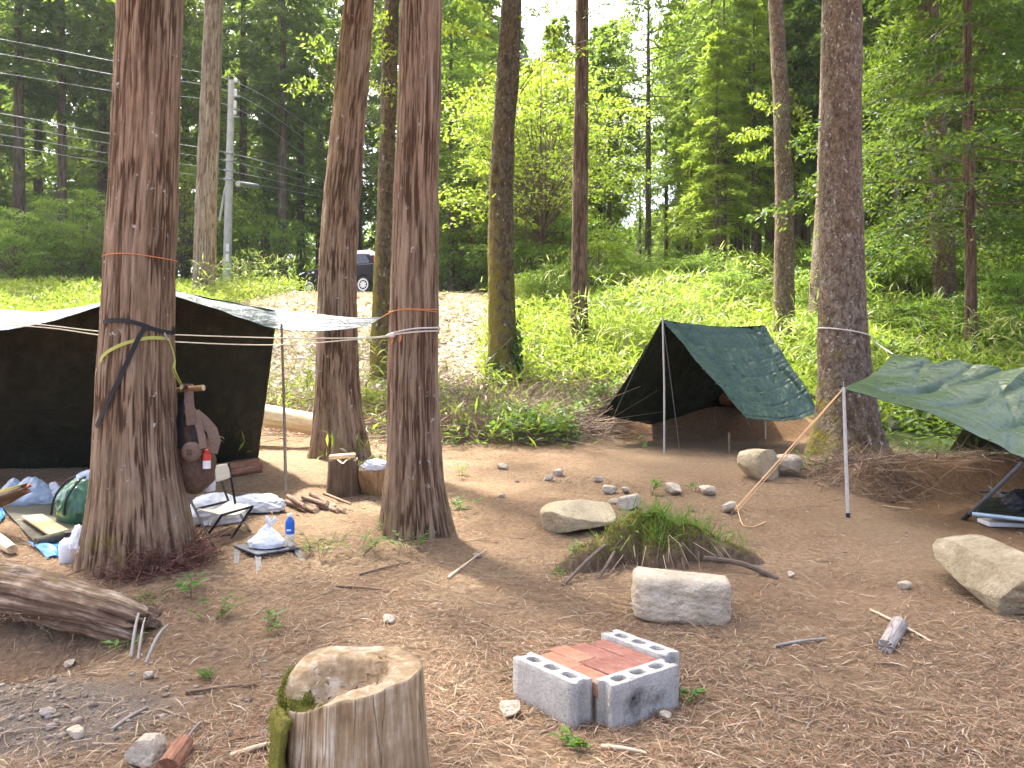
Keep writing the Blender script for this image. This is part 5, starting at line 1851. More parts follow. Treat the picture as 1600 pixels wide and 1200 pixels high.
# firewood
r = rs(81)
for i in range(12):
    f_ = i / 11
    a_ = G(448 + 60 * f_ + r.uniform(-4, 4), 790 - 6 * f_ + r.uniform(-5, 5))
    L_ = r.uniform(.34, .55)
    dr = Vector((.62 + r.uniform(-.12, .12), -.78, 0)).normalized()
    b_ = a_ + dr * L_
    rr = r.uniform(.014, .027)
    lay = .028 + (.042 if i % 3 == 1 else 0)
    a_.z = hz(a_.x, a_.y) + lay
    b_.z = hz(b_.x, b_.y) + lay * .8
    o = log("firewood_stick", a_, b_, rr, rr * .85, 'stick_wood', 300 + i, 12, 14, .004, 30, 'cut_wood')
    tag(o, "brown bark-covered stick in the firewood pile behind the low table", "firewood", "firewood pile behind the low table")

# bags and mats under the left tarp
o = sack("plastic_sack", G(50, 790), (.40, .32, .26), 'bag_blue', 51, amp=.14, k=2.5, pointed=.25)
tag(o, "largest blue-grey plastic sack against the left tarp's back wall", "sack", "sacks under the left tarp")
o = sack("plastic_sack", G(22, 784), (.26, .24, .22), 'bag_blue', 52, amp=.14, k=2.5, pointed=.3)
tag(o, "small blue-grey sack at the far left behind the largest sack", "sack", "sacks under the left tarp")
o = sack("plastic_sack", G(84, 786), (.22, .22, .19), 'cloth_white', 53, amp=.2, k=2.9, pointed=.4)
tag(o, "whitish knotted sack between the blue-grey sack and the green bag", "sack", "sacks under the left tarp")
gb0 = G(124, 815)
gb = thing("green_bag", gb0, "shiny green plastic bag with dark handles left of the nearest cedar", "bag")
sack("bag_body", gb0 - Vector((0, 0, .01)), (.36, .34, .36), 'bag_green', 54, gb, amp=.12, k=2.2)
for k_ in (-1, 1):
    rope("handle", [gb0 + Vector((-.08 + k_ * .05, -.17, .08)), gb0 + Vector((-.05 + k_ * .05, -.175, .22)), gb0 + Vector((.0 + k_ * .05, -.1, .34)), gb0 + Vector((.04 + k_ * .04, -.05, .37))], .009, 'strap_black', gb, smooth_n=14)
o = sack("pillow", gb0 + Vector((.03, .12, .24)), (.3, .2, .17), 'bag_blue', 55, amp=.1, k=2)
tag(o, "pale blue cloth bundle in the top of the green bag", "bundle")
m0, m1, m2, m3 = G(2, 795), G(60, 858), G(140, 838), G(85, 788)
up_ = Vector((0, 0, .02))
mt_ = thing("sleeping_mat", (m0 + m2) / 2, "dark olive sleeping mat with a rolled edge on the ground under the left tarp", "mat")
cloth("mat_sheet", [[m0 + up_, m0.lerp(m3, .5) + up_ * 1.4, m3 + up_], [m0.lerp(m1, .5) + up_, (m0 + m2) / 2 + up_ * 1.8, m3.lerp(m2, .5) + up_], [m1 + up_, m1.lerp(m2, .5) + up_, m2 + up_]], 40, 30, ['mat'], mt_, .012, 3, 8, .012)
MB().tube([m1 + Vector((-.02, 0, .045)), m1.lerp(m2, .5) + Vector((0, 0, .05)), m2 + Vector((0, 0, .045))], [.035, .042, .036], 12).build("rolled_edge", M['mat'], mt_)
q0, q1, q2, q3 = G(43, 851), G(72, 873), G(100, 872), G(96, 848)
lf = Vector((0, 0, .03))
o = cloth("blue_sheet", [[q0 + lf, q0.lerp(q3, .5) + lf * .5, q3 + lf], [q0.lerp(q1, .5) + lf, (q0 + q2) / 2 + lf * 2, q3.lerp(q2, .5) + lf], [q1 + lf * .5, q1.lerp(q2, .5) + lf, q2 + lf * .5]], 30, 30, ['blue'], None, .03, 7, 9, .004)
tag(o, "crumpled bright blue sheet at the near edge of the sleeping mat", "sheet")
o = cloth("blue_sheet", [[G(-12, 803) + lf, G(0, 800) + lf * 2, G(8, 808) + lf], [G(-10, 822) + lf * .5, G(0, 820) + lf, G(5, 816) + lf]], 12, 12, ['blue'], None, .02, 7, 10, .004)
tag(o, "small scrap of blue sheet at the far left picture edge", "sheet")
w0, w1 = G(50, 815), G(98, 850)
wd = (w1 - w0).normalized()
o = MB().box((w0 + w1) / 2 + Vector((0, 0, .055)), (w1 - w0) / 2 * 1.02 + Vector((0, 0, .01)), wd.cross(Vector((0, 0, 1))) * .075, (0, 0, .008)).build("wooden_board", M['board'], None, smooth=False, bevel=.003)
tag(o, "light tan wooden board lying on the sleeping mat", "board")
jb = G(112, 878)
jg = thing("white_jug", jb, "white plastic jug with a black cap leaning at the nearest cedar's left foot", "jug")
MB().lathe(jb + Vector((-.02, 0, 0)), [(.055, 0), (.06, .01), (.06, .06), (.062, .11), (.056, .14), (.03, .162), (.026, .175)], 22).build("jug_body", M['white_bag'], jg)
MB().lathe(jb + Vector((-.02, 0, .172)), [(.03, 0), (.03, .03), (.026, .034)], 18).build("cap", M['rubber'], jg)
o = sack("towel", P(124, 858, 5.3), (.14, .12, .17), 'white_bag', 56, amp=.2, k=3, pointed=.3)
tag(o, "crumpled white towel between the jug and the nearest cedar", "towel")

# ------------------------------------------------------------------ logs and stumps
o = log("fallen_log", G(-200, 945) + Vector((0, .1, .12)), G(224, 1000) + Vector((0, .05, .05)), .185, .105, 'log_decay', 61, 120, 220, .036, 15, 'log_decay', moss=.55, bend=.05, ragged=.35)
lg = o
lv = np.empty(len(o.data.vertices) * 3, np.float32)
o.data.vertices.foreach_get("co", lv)
ln_ = np.empty(len(o.data.vertices) * 3, np.float32)
o.data.vertices.foreach_get("normal", ln_)
lv, ln_ = lv.reshape(-1, 3), ln_.reshape(-1, 3)
r_ = rs(163)
pw = np.clip(ln_[:, 2] - .35, 0, 1) * np.clip(fbm(lv * 3.5, 35, 3) * 4 - 1.5, 0, 1)
k_ = r_.choice(len(lv), 2600, p=pw / pw.sum())
V3, F3 = leaf_quads(lv[k_] + ln_[k_] * .004 + r_.normal(0, .006, (2600, 3)), r_.normal(0, 1, (2600, 3)) * np.array([1, 1, .3]), ln_[k_] + r_.normal(0, .3, (2600, 3)), r_.gamma(2.4, .018, 2600) + .015, r_.uniform(.002, .007, 2600), .08)
nd_ = link("shed_needles", fast_mesh("shed_needles", V3, F3, [M['flakes']]), o)
nd_["kind"] = "stuff"
tag(o, "decayed flaking fallen log in front of the nearest cedar, at the picture's left edge", "log")
for (pa, pb_, rr) in (((25, 948), (75, 868), .012), ((205, 1030), (228, 985), .009), ((216, 1034), (240, 992), .008), ((228, 1040), (244, 1027), .008)):
    g_ = G(*pa)
    e_ = G(*pb_)
    o = log("broken_branch", g_ + Vector((0, 0, .01)), Vector((e_.x, g_.y + .25, e_.z + .12)), rr, rr * .6, 'grey_wood', int(pa[0]), 8, 14, .002, 30, 'cut_wood', bend=.03)
    tag(o, {25: "curved grey branch lying across the fallen log at the left", 205: "pale splintered stick standing at the end of the fallen log", 216: "second pale splinter beside the one at the log's end",
            228: "short grey splinter on the gravel near the log's end"}[pa[0]], "branch")
o = log("broken_log", P(-60, 800, 6.2), P(38, 764, 6.0), .11, .035, 'log_dark', 62, 40, 40, .018, 18, 'log_red', moss=1.2, ragged=.2)
tag(o, "mossy broken log end poking in at the far left under the left tarp", "log")
o = log("peeled_log", P(330, 634, 10.6), P(500, 664, 10.3), .155, .135, 'log_pale', 63, 36, 50, .005, 12, 'cut_wood')
tag(o, "pale peeled log lying behind the thin pole of the left tarp", "log")
o = log("bark_log", G(345, 748) + Vector((0, 0, .07)), G(406, 738) + Vector((0, 0, .07)), .085, .075, 'log_red', 64, 30, 40, .012, 18, 'log_red', ragged=.12)
tag(o, "short reddish log with torn bark beside the left tarp's lower corner", "log")
o = log("bark_log", G(-20, 842) + Vector((0, 0, .05)), G(20, 868) + Vector((0, 0, .04)), .05, .035, 'log_pale', 66, 18, 20, .008, 18, 'cut_wood', ragged=.05)
tag(o, "pale splintered wood piece between the fallen log and the blue sheet", "log")

sp = thing("split_stump", G(532, 776), "small dark split stump with a pale notched top in front of the leaning cedar", "stump")
g_ = G(532, 776) + Vector((0, .13, 0))
log("stump_body", g_ - Vector((0, 0, .08)), g_ + Vector((0, 0, .33)), .165, .14, 'log_dark', 65, 30, 24, .014, 16, 'cut_wood', sp, ragged=.08)
MB().box(g_ + Vector((-.01, 0, .365)), (.12, .02, .008), (-.01, .07, 0), (0, 0, .02)).build("split_slab", M['cut_wood'], sp, smooth=False, bevel=.01)
g_ = G(580, 778) + Vector((.02, .16, 0))
o = rock("wood_chunk", g_, (.34, .26, .30), 'chunk', 67, "squarish brown wood chunk with bleached top between the split stump and the roped cedar", "wood chunk", box=.9, cuts=4, rough=.03, sub=4)
at = o.data.attributes.new("bk", 'FLOAT_VECTOR', 'POINT')
co = np.empty(len(o.data.vertices) * 3, np.float32)
o.data.vertices.foreach_get("co", co)
at.data.foreach_set("vector", co)
o = sack("bleached_bark", g_ + Vector((.0, -.02, .25)), (.32, .24, .10), 'cloth_white', 68, amp=.25, k=3.5)
tag(o, "greyish white peel of bark lying on the squarish wood chunk", "bark")
o = log("grey_log_piece", G(1383, 1020) + Vector((0, 0, .03)), G(1404, 985) + Vector((0, 0, .035)), .033, .042, 'grey_wood', 69, 24, 30, .009, 30, 'grey_wood', ragged=.03)
tag(o, "small weathered grey log piece on the open ground at the lower right", "log")

# foreground stump with a rotten hollow and moss
sx, sy_ = -.50, 2.50
sz = hz(sx, sy_)
na, nrw = 150, 70
th = np.linspace(0, 2 * math.pi, na, endpoint=False)
rim_h = .455 + .022 * np.cos(th - 1.0) + .012 * np.cos(2 * th + .8) - .055 * np.exp(-(((th - 3.75 + math.pi) % (2 * math.pi) - math.pi) / .62) ** 2)
rad_t = .205 * (1 + .05 * np.cos(2 * th + .5) + .045 * np.cos(3 * th + 2) + .03 * np.cos(5 * th + 1))
V, bkc, ms = [], [], []
for i in range(nrw):
    f_ = i / (nrw - 1)
    zz = -.12 + (rim_h + .12) * f_
    fl = 1 + .30 * np.exp(-(zz + .12) / .16) * (1 + .55 * np.cos(4 * th + 1)) + .06 * (1 - f_)
    q_ = np.stack([np.cos(th) * .2 * 26, np.sin(th) * .2 * 26, zz * 2.2], -1)
    rr = rad_t * fl + .010 * (fbm(q_, 5, 3) - .5) * 2 + .012 * (fbm(q_ * .35, 9, 2) - .5) * 2
    rr = rr - .020 * np.exp(-(((th - 3.62 + math.pi) % (2 * math.pi) - math.pi) / .07) ** 2)
    V.append(np.stack([rr * np.cos(th), rr * np.sin(th), zz], -1))
    bkc.append(np.stack([np.cos(th) * .2, np.sin(th) * .2, zz], -1))
    ms.append(.62 * np.exp(-(((th - 3.35 + math.pi) % (2 * math.pi) - math.pi) / .42) ** 2) * np.ones(na) + .15 * np.exp(-((zz - rim_h) / .03) ** 2) * (np.cos(th - 3.9) > 0))
nin = 26
Vt, mst = [], []
r_out = np.linalg.norm(V[-1][:, :2], axis=1)
for i in range(1, nin + 1):
    f_ = 1 - i / nin
    rr = r_out * f_
    x_, y_ = rr * np.cos(th), rr * np.sin(th)
    nz = (fbm(np.stack([x_ * 16, y_ * 16, x_ * 0], -1), 15, 4) - .5)
    hol = np.exp(-((((x_ + .015) / .125) ** 2 + ((y_ + .035) / .085) ** 2) ** 3))
    notch = np.exp(-((((x_ + .13) / .10) ** 2 + ((y_ + .09) / .07) ** 2) ** 2))
    zz = rim_h * f_ + (.455 + .012) * (1 - f_) - np.maximum(hol * .105, notch * .06) * min(1, (1 - f_) * 5) + nz * (.02 + .035 * hol)
    Vt.append(np.stack([x_, y_, zz], -1))
    bkc.append(np.stack([x_ * .5, y_ * .5, zz * 3 + 5], -1))
    mst.append(.72 * np.exp(-((((x_ + .12) / .095) ** 2 + ((y_ + .085) / .06) ** 2) ** 1.5)) + .22 * hol)
V = np.concatenate(V + Vt)
ms = np.concatenate(ms + mst)
bkc = np.concatenate(bkc)
nr2 = nrw + nin
i_ = np.arange(nr2 * na).reshape(nr2, na)
j_ = np.roll(i_, -1, 1)
F = np.stack([i_[:-1], j_[:-1], j_[1:], i_[1:]], -1).reshape(-1, 4)
stp = thing("tree_stump", (sx, sy_, sz), "pale weathered tree stump with a rotten mossy hollow top in the foreground", "stump")
link("stump_wood", fast_mesh("stump_wood", V + np.array([sx, sy_, sz]), F, [M['stump']], True, attrs=dict(bk=bkc, moss=ms)), stp)
# mossy slab of bark standing against its left side, and tufts of moss
Vb, msb, bkb = [], [], []
ns, nt2 = 22, 40
for i in range(nt2):
    f_ = i / (nt2 - 1)
    for k_ in range(ns):
        a__ = math.radians(178 + 46 * k_ / (ns - 1))
        zz = -.1 + .47 * f_ - .03 * abs(k_ / (ns - 1) - .5) * f_
        rr = .238 + .075 * math.exp(-(zz + .1) / .17) + .012 * (vnoise(np.array([[k_ * .5, zz * 16, 3.]]), 8)[0] - .5) + (.006 if f_ < .97 else -.01)
        Vb.append((sx + rr * math.cos(a__), sy_ + rr * math.sin(a__), sz + zz))
        bkb.append((k_ * .02, zz, 0))
        msb.append(.75)
ib = np.arange(nt2 * ns).reshape(nt2, ns)
Fb = np.stack([ib[:-1, :-1], ib[:-1, 1:], ib[1:, 1:], ib[1:, :-1]], -1).reshape(-1, 4)
o = link("bark_slab", fast_mesh("bark_slab", Vb, Fb, [M['stump']], True, attrs=dict(bk=bkb, moss=msb)), stp)
md = o.modifiers.new("thickness", 'SOLIDIFY')
md.thickness = .022
r = rs(91)


def moss_tufts(V_, ms_, n_, L_, seed, wt=None):
    r_ = rs(seed)
    pr_ = np.clip(ms_ - .34, 0, 1) ** 1.2
    pr_ = pr_ * (1 if wt is None else wt)
    k_ = r_.choice(len(V_), n_, p=pr_ / pr_.sum())
    p_ = np.asarray(V_)[k_] + r_.normal(0, .004, (n_, 3))
    d_ = r_.normal(0, .7, (n_, 3)) + np.array([0, 0, .7])
    return leaf_quads(p_, d_, r_.normal(0, 1, (n_, 3)), r_.uniform(.5, 1.4, n_) * L_, np.full(n_, L_ * .4))


V1, F1 = moss_tufts(V + np.array([sx, sy_, sz]), np.where(V[:, 2] > .36, ms, 0), 2600, .010, 92)
V2, F2 = moss_tufts(np.array(Vb) + np.array([-.004, -.004, 0]), np.array(msb), 1500, .008, 93)
o = link("moss", fast_mesh("moss", np.concatenate([V1, V2]), np.concatenate([F1, F2 + len(V1)]), [M['mossleaf']]), stp)
r_ = rs(98)
Vtop = np.concatenate(Vt)
inh = np.where((np.abs(Vtop[:, 0] + .01) < .12) & (np.abs(Vtop[:, 1] + .04) < .085))[0]
k_ = r_.choice(inh, 420)
V3, F3 = leaf_quads(Vtop[k_] + np.array([sx, sy_, sz + .004]) + r_.normal(0, .006, (420, 3)), np.stack([r_.normal(0, 1, 420), r_.normal(0, 1, 420), r_.normal(.1, .25, 420)], -1), np.tile([0, 0, 1.], (420, 1)) + r_.normal(0, .4, (420, 3)), r_.uniform(.012, .05, 420), r_.uniform(.003, .012, 420), .05)
dbr = link("rotten_debris", fast_mesh("rotten_debris", V3, F3, [M['litter']]), stp)
dbr["kind"] = "stuff"
o["kind"] = "stuff"

M['moss_brown'] = leafmat("olive_moss_tufts", (.075, .065, .018), (.20, .17, .045), .2, .85, dead=(.20, .12, .05), deadp=.25)
# old mossy root mound
mx, my = 1.0, 5.62
mz = hz(mx, my)
na, nrw = 160, 46
th = np.linspace(0, 2 * math.pi, na, endpoint=False)
V, ms, bkc = [], [], []
for i in range(nrw):
    f_ = i / (nrw - 1)
    lob = .10 * np.cos(5 * th + .6) + .07 * np.cos(8 * th + 2) + .10 * np.cos(2 * th - .6) + .16 * np.exp(-(((th + .35 + math.pi) % (2 * math.pi) - math.pi) / .22) ** 2) + .12 * np.exp(-(((th - 3.75 + math.pi) % (2 * math.pi) - math.pi) / .2) ** 2)
    rr = (.45 + lob * (.6 + .6 * f_)) * f_
    x_, y_ = rr * np.cos(th), rr * np.sin(th) * .82
    zz = .25 * (1 - f_ ** 2.2) - .06 * f_ ** 6
    nz = fbm(np.stack([x_ * 7, y_ * 7, x_ * 0], -1), 19, 4) - .5
    zz = zz + nz * .22 * (1 - f_ ** 4)
    V.append(np.stack([x_, y_, zz], -1))
    bkc.append(np.stack([x_, y_, zz], -1))
    ms.append(.66 * (1 - f_ ** 5) + .12 * (x_ < 0))
V = np.concatenate(V)
ms = np.concatenate(ms)
bkc = np.concatenate(bkc)
i_ = np.arange(nrw * na).reshape(nrw, na)
j_ = np.roll(i_, -1, 1)
F = np.stack([i_[:-1], j_[:-1], j_[1:], i_[1:]], -1).reshape(-1, 4)
mdt = thing("root_mound", (mx, my, mz), "old rotten stump mound overgrown with moss and grass behind the pale boxy rock", "stump")
VW = V + np.array([mx, my, mz])
RW = np.linalg.norm(V[:, :2], axis=1) + .01
link("mound_wood", fast_mesh("mound_wood", VW, F, [M['log_dark']], True, attrs=dict(bk=bkc, moss=ms * .8)), mdt)
V1, F1 = moss_tufts(VW, ms + .15, 13000, .02, 94, RW * np.clip(fbm(V * 7, 33, 3) * 4 - 1.5, .05, 1))
o = link("moss", fast_mesh("moss", V1, F1, [M['moss_brown']]), mdt)
o["kind"] = "stuff"
r = rs(95)
pg_ = np.where(V[:, 0] > .0, 1., .3) * (V[:, 2] > .06) * RW * np.clip(fbm(V * 6, 34, 3) * 4 - 1.4, .05, 1)
k_ = r.choice(len(VW), 900, p=pg_ / pg_.sum())
V1, F1 = leaf_quads(VW[k_], np.stack([r.normal(0, .5, 900), r.normal(-.2, .5, 900), r.uniform(.3, 1.2, 900)], -1), r.normal(0, 1, (900, 3)), r.gamma(4, .034, 900), r.uniform(.003, .007, 900), .04)
pg_ = (V[:, 2] > .10) * RW
k_ = r.choice(len(VW), 60, p=pg_ / pg_.sum())
V2, F2 = leaf_quads(VW[k_] + np.array([0, 0, .03]), np.stack([r.normal(.2, .7, 60), r.normal(-.6, .4, 60), r.uniform(0, .5, 60)], -1), np.tile([0, 0, 1.], (60, 1)), r.uniform(.09, .17, 60), r.uniform(.014, .024, 60), .06)
o = link("grass", fast_mesh("grass", np.concatenate([V1, V2]), np.concatenate([F1, F2 + len(V1)]), [M['weed']]), mdt)
o["kind"] = "stuff"
# dead stalks hanging down its front and roots spreading from it
A, B = [], []
for i in range(34):
    a__ = r.uniform(3.5, 6.2)
    f_ = r.uniform(.5, .92)
    p0 = np.array([mx + .62 * f_ * math.cos(a__), my + .5 * f_ * math.sin(a__), mz + .23 * (1 - f_ ** 2.2) + .02])
    p1 = p0 + np.array([.10 * math.cos(a__) + r.normal(0, .04), .12 * math.sin(a__), -r.uniform(.05, .15)])
    A.append(p0)
    B.append(p1)
V1, F1 = prisms(np.array(A), np.array(B), r.uniform(.002, .004, 34), r.uniform(.001, .0025, 34))
o = link("dead_stalks", fast_mesh("dead_stalks", V1, F1, [M['stick']]), mdt)
o["kind"] = "stuff"
for (pa, pb_, rr) in (((960, 850), (935, 905), .011), ((1100, 860), (1215, 905), .018), ((945, 840), (880, 915), .012)):
    g_ = G(*pb_)
    s_ = P(pa[0], pa[1] + 12, 5.35)
    rope("root", [s_, (np.array(s_) + np.array(g_)) / 2 + np.array([.02, 0, .03]), np.array(g_)], rr, 'twig', mdt, smooth_n=9, n=7)

# ------------------------------------------------------------------ concrete blocks and bricks
def block(origin, u, vdir, label, L_=.39, T_=.10, H_=.19, soot=None):
    """Hollow concrete block: origin = a bottom corner, u along it, vdir across it."""
    cu = bpy.data.curves.new("concrete_block", 'CURVE')
    cu.dimensions = '2D'
    cu.fill_mode = 'BOTH'
    g_, gd = .024, .016
    outl = [(0, 0), (L_, 0), (L_, T_ / 2 - g_), (L_ - gd, T_ / 2 - g_ * .7), (L_ - gd, T_ / 2 + g_ * .7), (L_, T_ / 2 + g_), (L_, T_), (0, T_), (0, T_ / 2 + g_), (gd, T_ / 2 + g_ * .7), (gd, T_ / 2 - g_ * .7), (0, T_ / 2 - g_)]
    loops = [outl]
    for cx_ in (L_ * .215, L_ * .5, L_ * .785):
        loops.append([(cx_ + .036 * math.copysign(abs(math.cos(t_)) ** .6, math.cos(t_)), T_ / 2 + .024 * math.copysign(abs(math.sin(t_)) ** .6, math.sin(t_))) for t_ in np.linspace(0, 2 * math.pi, 20, endpoint=False)])
    for lp in loops:
        s_ = cu.splines.new('POLY')
        s_.points.add(len(lp) - 1)
        for q_, (x_, y_) in zip(s_.points, lp):
            q_.co = (x_, y_, 0, 1)
        s_.use_cyclic_u = True
    cu.extrude = H_ / 2 - .003
    cu.bevel_depth = .003
    cu.bevel_resolution = 1
    cu.offset = -.003
    tmp = bpy.data.objects.new("concrete_block", cu)
    COL.objects.link(tmp)
    me = bpy.data.meshes.new_from_object(tmp.evaluated_get(bpy.context.evaluated_depsgraph_get()))
    bpy.data.objects.remove(tmp)
    bpy.data.curves.remove(cu)
    bm = bmesh.new()
    bm.from_mesh(me)
    bmesh.ops.remove_doubles(bm, verts=bm.verts, dist=.0002)
    bmesh.ops.subdivide_edges(bm, edges=[e_ for e_ in bm.edges if e_.calc_length() > .06], cuts=7, use_grid_fill=True)
    bmesh.ops.triangulate(bm, faces=[f_ for f_ in bm.faces if len(f_.verts) > 4])
    bmesh.ops.recalc_face_normals(bm, faces=bm.faces)
    bm.to_mesh(me)
    bm.free()
    me.materials.clear()
    me.materials.append(M['block'])
    co_ = np.empty(len(me.vertices) * 3, np.float32)
    me.vertices.foreach_get("co", co_)
    co_ = co_.reshape(-1, 3)
    sd_ = int(abs(origin[0]) * 1000) % 97
    co_ = co_ + (np.stack([fbm(co_ * 34 + k_ * 9.1, sd_ + k_, 3) for k_ in range(3)], -1) - .5).astype(np.float32) * .0065
    me.vertices.foreach_set("co", co_.astype(np.float32).ravel())
    so = np.zeros(len(co_), np.float32)
    if soot:
        for (sx_, sz_, rr_, k_) in soot:
            so = np.maximum(so, k_ * np.exp(-(((co_[:, 0] - sx_) / rr_) ** 2 + ((co_[:, 2] - sz_) / (rr_ * .75)) ** 2)) * (co_[:, 1] < .02))
    me.attributes.new("soot", 'FLOAT', 'POINT').data.foreach_set("value", so.astype(np.float32))
    me.name = "concrete_block"
    o_ = link("concrete_block", me)
    u = Vector(u).normalized()
    v_ = Vector((0, 0, 1)).cross(u)
    if v_.dot(Vector(vdir)) < 0:
        raise ValueError("block axes")
    o_.matrix_world = Matrix(((u.x, v_.x, 0, origin[0]), (u.y, v_.y, 0, origin[1]), (0, 0, 1, origin[2] + H_ / 2), (0, 0, 0, 1)))
    return tag(o_, label, "concrete block", "concrete blocks of the fire pit")


U = Vector((.61, -.792, 0)).normalized()
W = Vector((-U.y, U.x, 0))                 # across, towards the right and back
B0 = Vector((.0055, 3.413, 0))
zb = .0
block(B0 + Vector((0, 0, zb)), U, W, "left concrete block of the fire pit, nearest the tree stump")
block(B0 + W * .527 + U * .0 + Vector((0, 0, zb)), U, W, "rear concrete block of the fire pit, nearest the pale boxy rock")
FB = B0 + U * .495 + W * .11
block(FB + Vector((0, 0, zb - .004)), W, -U, "front right concrete block of the fire pit, with a black soot smear", soot=[(.14, .0, .13, .72), (.26, -.02, .10, .66), (.09, -.07, .08, .55)])
fill = MB().box(B0 + U * .205 + W * .313 + Vector((0, 0, .05)), U * .185, W * .205, (0, 0, .062)).build("ash_bed", M['ground'], None, smooth=False, bevel=.01)
tag(fill, "bed of earth and ash under the bricks of the fire pit", "ash bed")
r = rs(97)
bn = 0
for ci in range(4):
    for ri in range(2):
        n_ = ["orange brick beside the left block, outer one of its row", "orange brick beside the left block, next to the sooty block", "orange-tinged brick in the second row from the left block, outer end", "dusty red brick in the second row from the left block, next to the sooty block",
              "dusty red brick in the second row from the rear block, outer end", "dusty red brick in the second row from the rear block, next to the sooty block", "dusty red brick beside the rear block, outer one of its row", "dusty red brick in the corner of the rear and sooty blocks"][bn]
        c_ = B0 + W * (.158 + .1045 * ci) + U * (.085 + .213 * ri + [.035, .0, .02, .045][ci] * (1 if ri == 0 else .35)) + Vector((0, 0, .142 + r.uniform(-.003, .004)))
        rt_ = Matrix.Rotation(r.uniform(-.03, .03), 3, 'Z')
        u_ = rt_ @ U
        w_ = rt_ @ W
        bx = MB().box((0, 0, 0), (.103, 0, 0), (0, .0495, 0), (0, 0, .03)).build("brick", M['brick_o' if bn in (0, 1, 2) else 'brick_r'], None, smooth=True, bevel=.004)
        bx.matrix_world = Matrix(((u_.x, w_.x, 0, c_.x), (u_.y, w_.y, 0, c_.y), (0, 0, 1, c_.z), (0, 0, 0, 1)))
        tag(bx, n_, "brick", "bricks in the fire pit")
        bn += 1

# ------------------------------------------------------------------ rocks
def gg(px, py, back):
    g__ = G(px, py)
    return on(g__.x * (1 + back / g__.y), g__.y + back)


rock("rock", gg(1062, 972, .2), (.53, .50, .27), 'stone', 32, "pale boxy rock with a flat top in front of the mossy root mound", "rock", "large rocks", rot=-.14, tilt=(-.04, .04), box=.75, cuts=2, rough=.035, sub=6)
rock("rock", gg(1560, 978, .42), (.42, .98, .28), 'stone_moss', 33, "big slanting slab of rock cut by the right picture edge", "rock", "large rocks", rot=.10, tilt=(.10, -.12), box=.75, cuts=6, rough=.03, sub=6)
rock("rock", gg(903, 838, .2), (.58, .42, .24), 'stone_yellow', 34, "low yellowish domed rock left of the mossy root mound", "rock", "large rocks", rot=.15, tilt=(.12, -.08), box=.25, cuts=5, rough=.03, sub=5)
rock("rock", gg(1186, 753, .18), (.40, .36, .33), 'stone_yellow', 35, "rounded pale boulder behind the orange guyline", "rock", "large rocks", rot=.5, box=.35, cuts=6, rough=.03, sub=5)
rock("rock", gg(1228, 747, .2), (.36, .3, .24), 'stone_grey', 36, "pale boulder at the lichened trunk's left foot", "rock", "large rocks", rot=.9, box=.3, cuts=6, rough=.035, sub=5)
rock("rock", gg(1395, 672, .2), (.5, .35, .26), 'stone', 37, "buff boulder behind the lichened trunk, seen below the right tarp", "rock", "large rocks", rot=.3, box=.4, cuts=6, sub=5)
rock("rock", gg(228, 1206, .07), (.12, .11, .10), 'stone_grey', 38, "small mossy grey rock at the bottom edge left of the stump", "rock", "large rocks", cuts=5, sub=5)
SM = [(953, 773, .13, "white angular stone, largest of the cluster behind the domed rock"), (978, 772, .09, "white stone touching the largest of the cluster behind the domed rock"), (958, 788, .08, "small pale stone just above the flat slab stone"),
      (982, 797, .19, "flat buff slab stone behind the mossy root mound"), (1054, 774, .16, "pale three-cornered stone in the open between the stones and the guyline"), (1104, 776, .14, "rounded brownish stone left of the guyline peg"),
      (1138, 803, .15, "smooth upright stone at the lower end of the orange guyline"), (858, 752, .10, "white stone on bare dirt left of the stone cluster"), (873, 744, .12, "greyish stone just behind the white one on bare dirt"),
      (785, 734, .10, "small white stone right of the roped central cedar"), (934, 754, .09, "small pale stone at the edge of the bare dirt"), (797, 1122, .10, "jagged white scrap of stone left of the concrete blocks"),
      (1414, 922, .07, "yellowish pebble left of the slanting slab"), (1564, 893, .06, "small tan stone behind the slanting slab"), (118, 1158, .06, "white pebble on the gravel nearest the bottom left"),
      (75, 1122, .05, "white pebble on the gravel at the left"), (232, 1062, .05, "white pebble on the gravel close to the splintered sticks"), (110, 1045, .05, "pale pebble at the rim of the hollow"),
      (1236, 902, .05, "small white stone right of the boxy rock"), (607, 975, .06, "whitish wood-like stone chip on the open needles"), (1040, 1128, .05, "pinkish stone chip right of the sooty block"), (745, 872, .05, "pale chip between the central cedar and the domed rock"),
      (784, 778, .06, "small white stone right of the weeds by the central cedar")]
for i, (px, py, s_, lab) in enumerate(SM):
    rock("stone", gg(px, py, s_ * .4), (s_ * 1.15, s_ * .85, s_ * .62), ['stone_grey', 'stone_grey', 'stone'][i % 3] if 'brown' not in lab else 'stone', 400 + i, lab, "stone", "small stones", rot=i * 1.3, tilt=(.2 * math.sin(i), .2), box=.3, cuts=7, rough=.03, sub=4, sink=.1)

